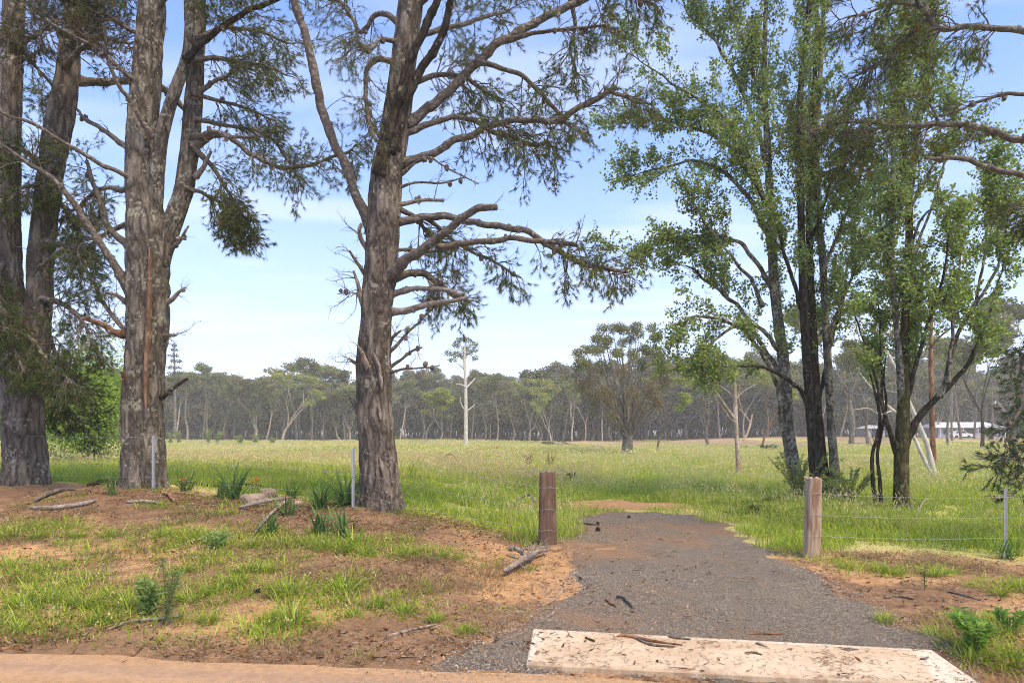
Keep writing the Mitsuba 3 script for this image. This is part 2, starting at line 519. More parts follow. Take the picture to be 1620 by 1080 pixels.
# dirt road along the bottom of the picture
xs, ys = np.meshgrid(np.arange(-14, 14.01, 0.1), np.arange(-6.0, 6.9, 0.06))
edge = (y_road(xs) + 0.10 * (meshkit.fbm(np.stack([xs * 1.6, ys * 0.6, 0 * xs], -1), 4, 21) - 0.5) * 2) - ys
road_h_ = np.clip(edge * 0.25, -0.05, 0.018) + 0.01 * (meshkit.fbm(np.stack([xs * 0.7, (ys + 0.13 * xs) * 5, 0 * xs], -1), 3, 22) - 0.5)
road_h_ = road_h_ - 0.4 * sst(3.15, 3.35, xs) * sst(0.55, 0.2, edge)
scene[struct('road')] = mikit.ply(sheet(xs, ys, terrain(xs, np.minimum(ys, 5.0 - 0.13 * xs)) * 0 + np.where(edge > 0, 0, terrain(xs, ys)) + road_h_, road_h_ > -0.045), 'road_bsdf', True)

# gravel driveway
drive_px = [(690, 1066), (760, 1022), (822, 992), (872, 966), (905, 932), (915, 898), (892, 862), (884, 838), (912, 814), (1000, 810), (1108, 815), (1168, 842), (1222, 880), (1300, 915),
            (1385, 962), (1452, 1004), (1505, 1046), (1545, 1068)]
drive = [gp(*q)[:2] for q in drive_px] + [np.array([3.4, 4.82]), np.array([-0.7, 5.14])]
DRIVE = Polygon(drive).buffer(0.0)
xs, ys = np.meshgrid(np.arange(-2.4, 5.2, 0.05), np.arange(4.4, 16.6, 0.05))
pts = shapely.points(xs.ravel(), ys.ravel())
sd = np.where(shapely.contains(DRIVE, pts), 1, -1) * shapely.distance(DRIVE.exterior, pts)
sd = sd.reshape(xs.shape) + (meshkit.fbm(np.stack([xs * 1.7, ys * 1.7, 0 * xs], -1), 4, 31) - 0.5) * 0.7
dh = np.clip(sd * 0.16, -0.05, 0.034) - np.where(sd > 0, 0.0, 0)
orange_spot = np.exp(-(((xs - gp(935, 866)[0]) / 0.55) ** 2 + ((ys - gp(935, 866)[1]) / 0.42) ** 2)) * 0.06
dh = dh - orange_spot
dh = dh + 0.012 * (meshkit.fbm(np.stack([xs * 14, ys * 14, 0 * xs], -1), 2, 33) - 0.5)
scene[struct('driveway')] = mikit.ply(sheet(xs, ys, terrain(xs, ys) + dh, dh > -0.045), 'gravel_bsdf', True)

# concrete crossing slab
sl = np.array([gp(843, 1003)[:2], gp(1475, 1034)[:2], [3.21, 4.70], [0.105, 5.16]])
poly = Polygon(sl)
import manifold3d as m3


def prism(poly, z0, z1, bevel=0.012):
    a = trimesh.creation.extrude_polygon(poly.buffer(-bevel, join_style=2), 0.001)
    base = trimesh.creation.extrude_polygon(poly, z1 - z0 - bevel)
    base.apply_translation([0, 0, z0])
    a.apply_translation([0, 0, z1 - 0.001])
    return trimesh.convex.convex_hull(np.vstack([base.vertices, a.vertices]))


k = thing('concrete_slab', 'pale sand coloured concrete crossing slab at the mouth of the gravel driveway', 'concrete slab')
scene[k] = mikit.ply(prism(poly, -0.16, 0.048), 'concrete_bsdf')

# ------------------------------------------------------------------ trees: pines
def px_path(pts, Y, dy=0.0, n=6):
    """Pixel polyline (x, y, width in pixels) at depth Y running to Y + dy -> smooth points and radii in metres."""
    p = np.array([(q[0], q[1], q[2]) for q in pts], float)
    s = np.concatenate([[0], np.cumsum(np.hypot(*np.diff(p[:, :2], axis=0).T))])
    s = s / s[-1]
    P3 = np.array([P(a, b, Y + dy * t) for (a, b, _), t in zip(p, s)])
    R = p[:, 2] / 2 / F * (Y + dy * s)
    c = crom(np.hstack([P3, R[:, None]]), n)
    return c[:, :3], np.maximum(c[:, 3], 0.003)


def bark_disp(seed, amp, k=2.6, kz=1.9):
    def f(th, s, R):
        p = np.stack([np.cos(th) * k, np.sin(th) * k, s * kz + seed * 13.7], -1)
        a = np.abs(meshkit.fbm(p, 3, seed) - 0.5) * 4
        big = meshkit.fbm(np.stack([np.cos(th) * 0.8, np.sin(th) * 0.8, s * 0.8 + seed], -1), 2, seed + 5) - 0.5
        return R * (np.minimum(a, 1.0) * amp - amp * 0.5 + big * 0.16)
    return f


def trunk(pts, Y, seed, dy=0.0, sides=96, step=0.035, amp=0.12, flare=0.0, k=3.4, kz=1.5):
    p, r = px_path(pts, Y, dy)
    c = resample(np.hstack([p, r[:, None]]), step)
    if flare:
        h = c[:, 2] - c[0, 2]
        c[:, 3] *= 1 + flare * np.exp(-h / 0.28)
    return tube(c[:, :3], c[:, 3], sides, bark_disp(seed, amp, k, kz))


def limb(pts, Y, dy, seed, sides=10, knots=True):
    p, r = px_path(pts, Y, dy)
    rng = np.random.default_rng(seed)
    d0 = unit(p[:1] - p[1:2])
    p, r = np.vstack([p[:1] + d0 * max(0.10, 1.6 * r[0]), p]), np.concatenate([r[:1], r])
    c = resample(np.hstack([p, r[:, None]]), 0.06)
    n = len(c)
    c[:, 3] *= 1 + 0.38 * np.exp(-np.arange(n) * 0.06 / 0.16)
    wob = np.stack([meshkit.fbm(np.stack([np.arange(n) * 0.16 + seed * 3.1, np.full(n, j * 9.0), np.zeros(n)], -1), 2, j) - 0.5 for j in range(3)], 1)
    c[:, :3] += wob * 0.085 * np.clip(np.arange(n) / 6, 0, 1)[:, None]

    def disp(th, s, R):
        q = np.stack([np.cos(th) * 1.6, np.sin(th) * 1.6, s * 6 + seed], -1)
        return R * ((meshkit.fbm(q, 3, seed) - 0.5) * 0.42 + np.where(rng.uniform(size=R.shape[0]) < 0.06, 0.22, 0)[:, None] * knots)
    return tube(c[:, :3], c[:, 3], sides, disp), c[:, :3]


NEEDLE = (0.135, 0.175, 0.048)


def pine_foliage(paths3, rng, n_sub, t0, L=(0.35, 1.1), tufts=9, needle=NEEDLE, grav=0.10, nl=(0.07, 0.115), bundles=16, spread=0.95):
    """From one limb: side branches, twigs and needle tufts. -> (wood mesh, needle mesh with colours)."""
    main = resample(paths3, 0.1)[None]
    sub = spawn(main, int(n_sub * 1.65), t0, 1.0, L, spread, grav, 0.16, 6, rng, up=-0.1, taper=0.35, end=True)
    tw = spawn(sub, tufts, 0.25, 1.0, (0.12, 0.34), 0.8, 0.05, 0.12, 3, rng, up=0.05, taper=0.3, end=True)
    tw2 = spawn(tw, 1, 0.4, 1.0, (0.08, 0.18), 0.8, 0.02, 0.1, 2, rng, up=0.05, taper=0.2, end=True)
    wood = cat([batch_tube(sub, taper_r(sub, 0.013, 0.005), 4), batch_tube(tw, taper_r(tw, 0.005, 0.003), 3), batch_tube(tw2, taper_r(tw2, 0.0035, 0.0025), 3)])
    ends = np.concatenate([tw[:, -2:], tw2[:, -2:]])
    keep = rng.uniform(size=len(ends)) < 0.75
    ends = ends[keep]
    n = len(ends)
    d = unit(ends[:, 1] - ends[:, 0])
    u = rng.uniform(0.0, 1.1, (n, bundles, 1))
    base = ends[:, :1] * (1 - u) + ends[:, 1:] * u
    nd = unit(d[:, None] * 0.85 + rng.normal(size=(n, bundles, 3)) * 0.42 + np.array([0, 0, -0.05]))
    tone = 1 + 0.35 * rng.uniform(-1, 1, (n, 1, 1)) + np.zeros((n, bundles, 1))
    tone = tone * np.where(rng.uniform(size=(n, 1, 1)) < 0.09, [1.5, 0.85, 0.8], 1.0)
    col = np.clip(np.asarray(needle) * tone * (1 + 0.2 * rng.uniform(-1, 1, (n, bundles, 3))), 0.006, 1).reshape(-1, 3)
    ln = rng.uniform(nl[0], nl[1], n * bundles)
    return wood, blades(base.reshape(-1, 3), nd.reshape(-1, 3), ln, 0.0125, rng, col, 0.12)


def dead_twigs(paths3, rng, n, t0, L=(0.2, 0.8), spread=1.1, grav=0.03):
    main = resample(paths3, 0.1)[None]
    a = spawn(main, n, t0, 1.0, L, spread, grav, 0.22, 6, rng, taper=0.3)
    b = spawn(a, 4, 0.2, 1.0, (0.08, 0.3), 0.9, 0.0, 0.22, 3, rng, taper=0.3)
    return cat([batch_tube(a, taper_r(a, 0.008, 0.003), 4), batch_tube(b, taper_r(b, 0.004, 0.002), 3)])


def pine(label, Y, trunks, limbs, seed, bark='pine_bark_bsdf', extra=None):
    """trunks: lists of (x, y, w[px]) with dy; limbs: dicts(p, dy, fol, t0, dead, name, ...)."""
    root = thing('pine_tree', label, 'tree')
    for i, (pts, dy, flare) in enumerate(trunks):
        part(root, 'trunk', mikit.ply(trunk([(a, b, w * 0.93) for a, b, w in pts], Y, seed + i, dy, flare=flare), bark, True))
    rng = np.random.default_rng(seed)
    wood, ndl, limbs3 = [], [], []
    for i, l in enumerate(limbs):
        dy = l.get('dy', float(rng.uniform(-1.2, 1.2)))
        Yl = Y + l.get('y0', 0.0)
        m, c = limb([(a, b_, w_ * 0.88) for a, b_, w_ in l['p']], Yl, dy, seed * 50 + i)
        limbs3.append(c)
        part(root, l.get('name', 'branch'), mikit.ply(m, l.get('mat', 'limb_bark_bsdf'), True), l.get('label'))
        if l.get('fol'):
            w, n = pine_foliage(c, rng, l['fol'], l.get('t0', 0.3), l.get('L', (0.35, 1.0)), l.get('tufts', 9), l.get('col', NEEDLE), l.get('grav', 0.10), bundles=l.get('b', 22), spread=l.get('spread', 0.95))
            wood.append(w)
            ndl.append(n)
        if l.get('dead', 5):
            wood.append(dead_twigs(c, rng, l.get('dead', 5), l.get('t0', 0.3), l.get('dL', (0.2, 0.8))))
    for m in (extra or []):
        wood.append(m)
    if wood:
        part(root, 'twigs', mikit.ply(cat(wood), 'limb_bark_bsdf'), None, 'stuff')
    ico = trimesh.creation.icosphere(1)
    cones = []
    for c in limbs3:
        if len(c) > 12:
            for t in rng.uniform(0.3, 0.95, 3):
                q = c[int(t * (len(c) - 1))]
                off = unit(rng.normal(size=3) + [0, 0, -0.3]) * 0.06
                cones.append((ico.vertices * [0.036, 0.036, 0.05] * rng.uniform(0.8, 1.3) * (1 + 0.12 * rng.normal(size=(len(ico.vertices), 1))) + q + off, ico.faces))
    part(root, 'cones', mikit.ply(cat(cones), 'limb_bark_bsdf'), 'old grey cones set along the limbs', 'stuff')
    if ndl:
        v, f, c = cat(ndl)
        part(root, 'needles', mikit.ply((v, f), 'needle_bsdf', False, color=c), None, 'stuff')
    return root


def hidden(x0, y0, x1, y1, w0=6, w1=4, bow=0.0, n=5):
    """A simple bowed limb between two pixels."""
    t = np.linspace(0, 1, n)
    return [(x0 + (x1 - x0) * a, y0 + (y1 - y0) * a - bow * 4 * a * (1 - a), w0 + (w1 - w0) * a) for a in t]


# the pine left of the gate, in the middle of the picture
pine('tall rough-barked pine just left of the gateway with broken limbs over the paddock', 12.3, [
    ([(604, 840, 84), (602, 800, 78), (600, 770, 68), (597, 720, 62), (592, 600, 58), (596, 490, 55), (603, 428, 54), (607, 354, 56), (611, 290, 54), (622, 220, 50), (632, 150, 45), (641, 80, 43), (650, 0, 40),
      (658, -90, 34), (664, -200, 26), (668, -330, 10)], 0.0, 0.32),
], [
    dict(p=[(583, 350, 20), (565, 310, 17), (545, 262, 16), (520, 205, 16), (500, 140, 16), (485, 70, 15), (468, 10, 14), (452, -60, 12), (440, -120, 6)], dy=-0.5, dead=7, label='long bare limb leaning out to the left'),
    dict(p=[(604, 262, 22), (615, 215, 20), (628, 160, 17), (645, 100, 16), (668, 50, 15), (690, 0, 13), (715, -80, 9)], dy=-0.5, y0=-0.22, mat='poplar_dark_bark_bsdf', label='dark upright limb crossing the trunk'),
    dict(p=[(622, 230, 20), (638, 170, 16), (660, 118, 15), (690, 70, 14), (708, 25, 13), (725, -40, 8)], dy=-0.4, y0=-0.2, mat='poplar_dark_bark_bsdf', label='dark upright limb right of the trunk'),
    dict(p=[(652, 190, 18), (700, 150, 16), (760, 95, 15), (810, 55, 14), (870, 25, 13), (920, 0, 12), (985, -35, 8)], dy=0.4, dead=14, t0=0.3, label='thick limb rising to the right'),
    dict(p=[(646, 255, 15), (690, 240, 13), (740, 215, 12), (775, 198, 12), (820, 192, 11), (880, 190, 11), (920, 170, 10), (975, 138, 8)], dy=-0.3, fol=15, t0=0.42, L=(0.5, 1.15), grav=0.2, tufts=8, dead=8),
    dict(p=[(646, 208, 12), (690, 192, 10), (730, 188, 9), (765, 200, 9), (800, 215, 8), (840, 230, 7), (870, 225, 5)], dy=0.5, fol=22, t0=0.35, L=(0.5, 1.3), grav=0.26, tufts=9),
    dict(p=[(760, 100, 9), (810, 112, 8), (845, 140, 8), (885, 180, 7), (905, 200, 5)], dy=0.6, y0=0.1, fol=7, t0=0.4, dead=6),
    dict(p=[(810, 62, 8), (850, 52, 7), (900, 45, 6), (960, 38, 4)], dy=-0.5, y0=0.2, fol=9, t0=0.5, L=(0.3, 0.8), grav=0.16),
    dict(p=[(905, 5, 8), (911, 30, 7), (909, 50, 6), (905, 75, 5), (908, 115, 4)], dy=0.3, y0=0.3, fol=6, t0=0.5, L=(0.4, 0.8), dead=6, grav=0.2),
    dict(p=[(920, 0, 8), (960, -10, 7), (1000, -5, 6), (1040, 15, 4)], dy=0.5, y0=0.3, fol=13, t0=0.2, L=(0.3, 0.8), grav=0.25),
    dict(p=[(965, 145, 7), (990, 156, 6), (1005, 163, 5), (1030, 166, 3)], dy=-0.2, y0=-0.3, fol=6, t0=0.2, L=(0.25, 0.6), grav=0.22),
    dict(p=[(640, 130, 12), (690, 120, 9), (730, 118, 8), (755, 135, 7), (790, 160, 5)], dy=0.9, fol=18, t0=0.3, L=(0.5, 1.1), grav=0.16, tufts=9),
    dict(p=[(650, 60, 12), (700, 45, 9), (760, 30, 7), (800, 20, 5)], dy=1.2, fol=12, t0=0.3, L=(0.4, 1.0), grav=0.12),
    dict(p=[(655, 10, 12), (720, -40, 9), (790, -60, 7), (860, -50, 5)], dy=-1.2, fol=14, t0=0.25, L=(0.5, 1.1), grav=0.2),
    dict(p=[(620, 430, 22), (640, 414, 19), (660, 400, 17), (700, 370, 15), (740, 340, 14), (783, 324, 12)], dy=-0.9, y0=-0.15, name='broken_limb', mat='limb_bark_bsdf', label='broken off thick limb without twigs'),
    dict(p=[(628, 350, 14), (670, 345, 13), (720, 345, 12), (780, 355, 11), (830, 367, 11), (870, 390, 10), (920, 415, 9), (960, 425, 8), (992, 430, 6)], dy=0.3, fol=17, t0=0.72, L=(0.35, 0.9), grav=0.30, tufts=9, dead=6),
    dict(p=[(700, 390, 11), (740, 382, 10), (800, 380, 10), (860, 383, 9), (915, 386, 8)], dy=-0.2, y0=-0.35, dead=8, t0=0.3, fol=5, L=(0.3, 0.6), grav=0.25),
    dict(p=[(628, 440, 14), (665, 432, 12), (695, 450, 11), (725, 470, 8)], dy=0.4, fol=15, t0=0.4, L=(0.35, 0.95), grav=0.28, tufts=8),
    dict(p=[(632, 330, 9), (660, 345, 8), (680, 370, 6), (720, 400, 5)], dy=0.6, fol=14, t0=0.3, L=(0.4, 0.95), grav=0.30, tufts=8),
    dict(p=[(680, 350, 7), (720, 385, 6), (770, 410, 5), (800, 425, 4), (825, 440, 3)], dy=0.5, y0=0.2, fol=7, t0=0.4, L=(0.25, 0.6), grav=0.2),
    dict(p=[(618, 468, 11), (660, 456, 9), (700, 460, 8), (727, 465, 7)], dy=-0.3, name='broken_limb', mat='dead_wood_bsdf'),
    dict(p=[(618, 494, 13), (660, 486, 11), (700, 478, 9), (741, 470, 6)], dy=-0.4, name='broken_limb', mat='dead_wood_bsdf', dead=3, t0=0.2),
    dict(p=[(612, 560, 7), (640, 535, 5), (662, 512, 4), (682, 488, 3)], dy=-0.3, name='dead_branch', mat='limb_bark_bsdf', dead=4),
    dict(p=[(614, 552, 7), (622, 535, 6), (635, 522, 4)], dy=-0.2, name='dead_branch', mat='limb_bark_bsdf'),
    dict(p=[(612, 586, 6), (632, 572, 5), (650, 556, 4), (668, 550, 3)], dy=0.2, name='dead_branch', mat='limb_bark_bsdf', dead=3),
    dict(p=[(612, 590, 5), (640, 585, 4), (670, 584, 3), (694, 578, 2)], dy=-0.2, name='dead_branch', mat='limb_bark_bsdf', dead=2),
    dict(p=[(632, 324, 8), (665, 320, 6), (703, 318, 6)], dy=0.1, name='broken_limb', mat='dead_wood_bsdf'),
    dict(p=[(628, 396, 6), (650, 395, 5), (700, 398, 4)], dy=0.1, name='dead_branch', mat='limb_bark_bsdf', dead=3),
    dict(p=[(640, 272, 6), (675, 250, 4), (710, 270, 3), (757, 290, 2)], dy=-0.6, name='dead_branch', mat='limb_bark_bsdf'),
    dict(p=[(638, 295, 5), (660, 288, 4), (700, 288, 3), (735, 282, 2)], dy=-0.3, name='dead_branch', mat='limb_bark_bsdf', dead=2),
    dict(p=[(582, 395, 10), (572, 380, 8), (568, 365, 7), (572, 354, 6)], dy=-0.2, name='branch_stub', mat='dead_wood_bsdf'),
    dict(p=[(582, 440, 8), (566, 420, 6), (552, 396, 4)], dy=-0.1, name='branch_stub', mat='limb_bark_bsdf'),
    dict(p=[(578, 484, 14), (568, 462, 9), (559, 431, 4)], dy=-0.2, name='branch_stub', mat='dead_wood_bsdf'),
    dict(p=[(585, 585, 12), (574, 565, 8), (564, 548, 3)], dy=-0.35, y0=-0.2, name='branch_stub', mat='pale_bark_bsdf', label='pale splintered stub on the trunk'),
    dict(p=[(572, 580, 9), (560, 572, 5), (553, 566, 2)], dy=0.0, name='branch_stub', mat='limb_bark_bsdf'),
    dict(p=[(570, 655, 12), (562, 640, 8), (554, 629, 3)], dy=0.0, name='branch_stub', mat='limb_bark_bsdf'),
    dict(p=[(580, 462, 3), (560, 463, 2), (532, 463, 1.5)], dy=0.2, name='dead_branch', mat='limb_bark_bsdf'),
    dict(p=[(630, 98, 12), (600, 98, 10), (583, 112, 9), (580, 145, 8), (582, 185, 7), (596, 222, 6)], dy=-0.6, dead=8, fol=6, t0=0.3, L=(0.2, 0.6), grav=0.2, b=12),
    dict(p=[(636, 40, 12), (600, 20, 9), (572, 50, 7), (555, 25, 6), (535, 5, 5), (500, -10, 3)], dy=0.8, fol=15, t0=0.3, L=(0.3, 0.8), tufts=6, grav=0.14, b=12),
    dict(p=[(640, 70, 10), (605, 60, 7), (585, 80, 6), (560, 60, 5), (545, 80, 3)], dy=-0.8, fol=10, t0=0.3, L=(0.3, 0.7), tufts=6, grav=0.16, b=12),
    dict(p=[(618, 240, 7), (600, 215, 6), (585, 190, 5), (575, 170, 3)], dy=0.5, fol=5, t0=0.3, L=(0.2, 0.5), tufts=5, grav=0.2, b=12),
], 3)

# the forked pine behind the second picket
pine('forked pine with lichen-spotted bark, second pine from the left, rising behind the fence', 13.5, [
    ([(226, 810, 84), (226, 772, 78), (226, 730, 68), (226, 640, 64), (231, 560, 64), (234, 480, 68), (234, 400, 66), (231, 345, 60), (222, 280, 50), (225, 200, 48), (229, 150, 48), (235, 80, 44), (240, 20, 42), (243, -60, 38),
      (246, -200, 26), (248, -330, 8)], 0.0, 0.12),
    ([(248, 420, 40), (262, 375, 36), (277, 340, 32), (291, 300, 31), (298, 250, 30), (303, 200, 30), (307, 150, 29), (311, 80, 26), (313, 20, 25), (316, -80, 20), (318, -250, 8)], 0.5, 0.0),
    ([(242, 370, 26), (247, 300, 24), (252, 240, 22), (262, 190, 21), (280, 135, 19), (295, 95, 18), (300, 50, 16), (298, -10, 14), (297, -120, 6)], -0.7, 0.0),
], [
    dict(p=[(205, 532, 14), (182, 526, 11), (152, 512, 9), (130, 504, 6)], dy=-0.3, name='broken_limb', mat='orange_bark_bsdf', label='broken brown limb pointing left'),
    dict(p=[(203, 528, 9), (180, 500, 7), (163, 475, 6), (150, 450, 5), (136, 430, 3)], dy=0.2, dead=6, fol=5, t0=0.3, L=(0.2, 0.6)),
    dict(p=[(206, 460, 18), (182, 422, 14), (160, 390, 12), (130, 345, 11), (110, 310, 10), (85, 285, 9), (45, 258, 7), (-20, 215, 5)], dy=-1.0, dead=10, t0=0.3, fol=4),
    dict(p=[(208, 395, 14), (180, 370, 11), (160, 330, 10), (148, 290, 8), (140, 255, 6)], dy=0.6, fol=8, t0=0.3),
    dict(p=[(206, 282, 8), (130, 243, 7), (70, 206, 6), (0, 176, 5), (-60, 150, 3)], dy=-1.4, y0=-0.2, dead=8, t0=0.2, label='thin lichen-covered branch crossing the left trunks'),
    dict(p=[(238, 210, 10), (215, 175, 8), (185, 130, 7), (170, 90, 6), (166, 40, 4)], dy=-0.8, y0=-0.3, dead=10, t0=0.2),
    dict(p=[(200, 232, 10), (165, 205, 8), (140, 190, 7), (118, 172, 4)], dy=0.7, dead=4),
    dict(p=[(215, 130, 8), (170, 90, 6), (120, 60, 5), (60, 20, 3)], dy=-1.2, y0=-0.2, dead=16, fol=8, t0=0.2, L=(0.3, 0.8), col=(0.10, 0.10, 0.04)),
    dict(p=[(230, 60, 8), (180, 30, 6), (120, 10, 5), (60, -20, 3)], dy=-1.0, dead=16, fol=14, t0=0.15, L=(0.3, 0.8), col=(0.10, 0.10, 0.04)),
    dict(p=[(300, 90, 12), (330, 62, 11), (370, 27, 10), (425, 4, 8), (480, -20, 5)], dy=-0.6, y0=-0.5, mat='poplar_dark_bark_bsdf', dead=6, fol=5, t0=0.5, label='dark limb reaching up to the right'),
    dict(p=[(308, 95, 9), (345, 92, 8), (385, 100, 7), (425, 108, 5), (455, 120, 3)], dy=0.9, fol=20, t0=0.2, L=(0.4, 1.0), tufts=8, grav=0.14),
    dict(p=[(315, 60, 8), (360, 45, 7), (410, 50, 6), (455, 70, 4)], dy=1.3, fol=18, t0=0.2, L=(0.4, 1.1), tufts=8, grav=0.14),
    dict(p=[(318, 146, 8), (345, 126, 6), (384, 103, 5)], dy=0.2, name='branch', dead=5, fol=6, t0=0.3),
    dict(p=[(310, 150, 8), (350, 160, 6), (390, 170, 5), (430, 190, 3)], dy=0.7, fol=16, t0=0.25, L=(0.3, 0.9), tufts=8, grav=0.2),
    dict(p=[(312, 228, 14), (350, 212, 10), (385, 235, 9), (430, 262, 8), (480, 264, 7), (530, 250, 5), (560, 238, 3)], dy=-0.4, fol=20, t0=0.3, L=(0.3, 0.85), tufts=8, grav=0.16),
    dict(p=[(312, 215, 9), (345, 212, 7), (370, 218, 6), (402, 217, 5)], dy=-0.7, y0=-0.1, name='branch', dead=4),
    dict(p=[(308, 235, 10), (335, 265, 8), (360, 300, 6), (390, 345, 4), (402, 372, 3)], dy=0.3, fol=26, t0=0.2, L=(0.35, 0.85), tufts=9, grav=0.2),
    dict(p=[(300, 300, 7), (330, 310, 6), (360, 335, 4), (375, 370, 3)], dy=0.9, fol=17, t0=0.3, L=(0.3, 0.7), tufts=8, grav=0.2),
    dict(p=[(316, 190, 8), (370, 200, 6), (430, 220, 4), (480, 300, 3)], dy=1.1, fol=14, t0=0.3, L=(0.3, 0.9), tufts=8, grav=0.2),
    dict(p=[(244, 20, 10), (280, -20, 8), (340, -40, 6), (400, -30, 4)], dy=-1.2, fol=22, t0=0.2, L=(0.4, 1.1), grav=0.22),
    dict(p=[(235, 0, 10), (200, -30, 8), (150, -40, 6), (90, -40, 4)], dy=-0.9, fol=22, t0=0.2, L=(0.4, 1.1), grav=0.22),
    dict(p=[(258, 482, 10), (278, 468, 7), (293, 456, 3)], dy=-0.2, name='branch_stub', mat='dead_wood_bsdf', dead=3, dL=(0.08, 0.2), label='splintered stub on the right of the trunk'),
    dict(p=[(256, 532, 8), (266, 530, 7), (279, 528, 5)], dy=-0.3, name='branch_stub', mat='limb_bark_bsdf'),
    dict(p=[(252, 630, 8), (272, 616, 7), (295, 600, 5)], dy=-0.2, name='branch_stub', mat='poplar_dark_bark_bsdf'),
    dict(p=[(314, 275, 9), (325, 258, 7), (334, 236, 5)], dy=-0.2, name='branch_stub', mat='dead_wood_bsdf'),
    dict(p=[(264, 405, 8), (286, 382, 6), (299, 358, 3)], dy=-0.3, name='branch_stub', mat='limb_bark_bsdf', dead=2, dL=(0.1, 0.25)),
    dict(p=[(206, 614, 16), (199, 602, 12), (192, 590, 5)], dy=-0.3, y0=-0.15, name='broken_limb', mat='orange_bark_bsdf', label='orange splintered stub low on the trunk'),
    dict(p=[(200, 480, 8), (183, 467, 6), (166, 461, 4)], dy=-0.1, name='branch_stub', mat='limb_bark_bsdf'),
    dict(p=[(205, 350, 9), (170, 370, 7), (130, 400, 5), (110, 440, 3)], dy=1.0, fol=14, t0=0.3, L=(0.3, 0.8), grav=0.16),
    dict(p=[(204, 300, 9), (160, 300, 7), (120, 330, 5), (90, 350, 3)], dy=1.4, fol=14, t0=0.3, L=(0.3, 0.9), grav=0.16),
], 5, 'pine_bark_lichen_bsdf')

pn = [k for k in labels if k.startswith('pine_tree') and '__' not in k]
def scar(root, name, pts, Y, mat, label=None, seed=1):
    p_, r_ = px_path(pts, Y)
    c_ = resample(np.hstack([p_, r_[:, None]]), 0.04)
    part(root, name, mikit.ply(tube(c_[:, :3], c_[:, 3], 10, bark_disp(seed, 0.3, 1.5, 9)), mat, True), label)


scar(pn[1], 'bark_scar', [(236, 392, 3), (237, 430, 7), (235, 500, 9), (232, 570, 9), (230, 620, 6), (231, 650, 2)], 13.5 - 0.375, 'scar_wood_bsdf', 'long brown strip of bared wood down the trunk', 3)
for q_ in ([(590, 556, 2), (598, 575, 6), (603, 592, 2)], [(599, 588, 2), (603, 600, 6), (604, 616, 2)], [(598, 640, 2), (601, 652, 6), (602, 664, 2)], [(600, 724, 2), (604, 736, 7), (606, 752, 2)]):
    scar(pn[0], 'resin_streak', q_, 12.3 - 0.335, 'dead_wood_bsdf', None, 4)

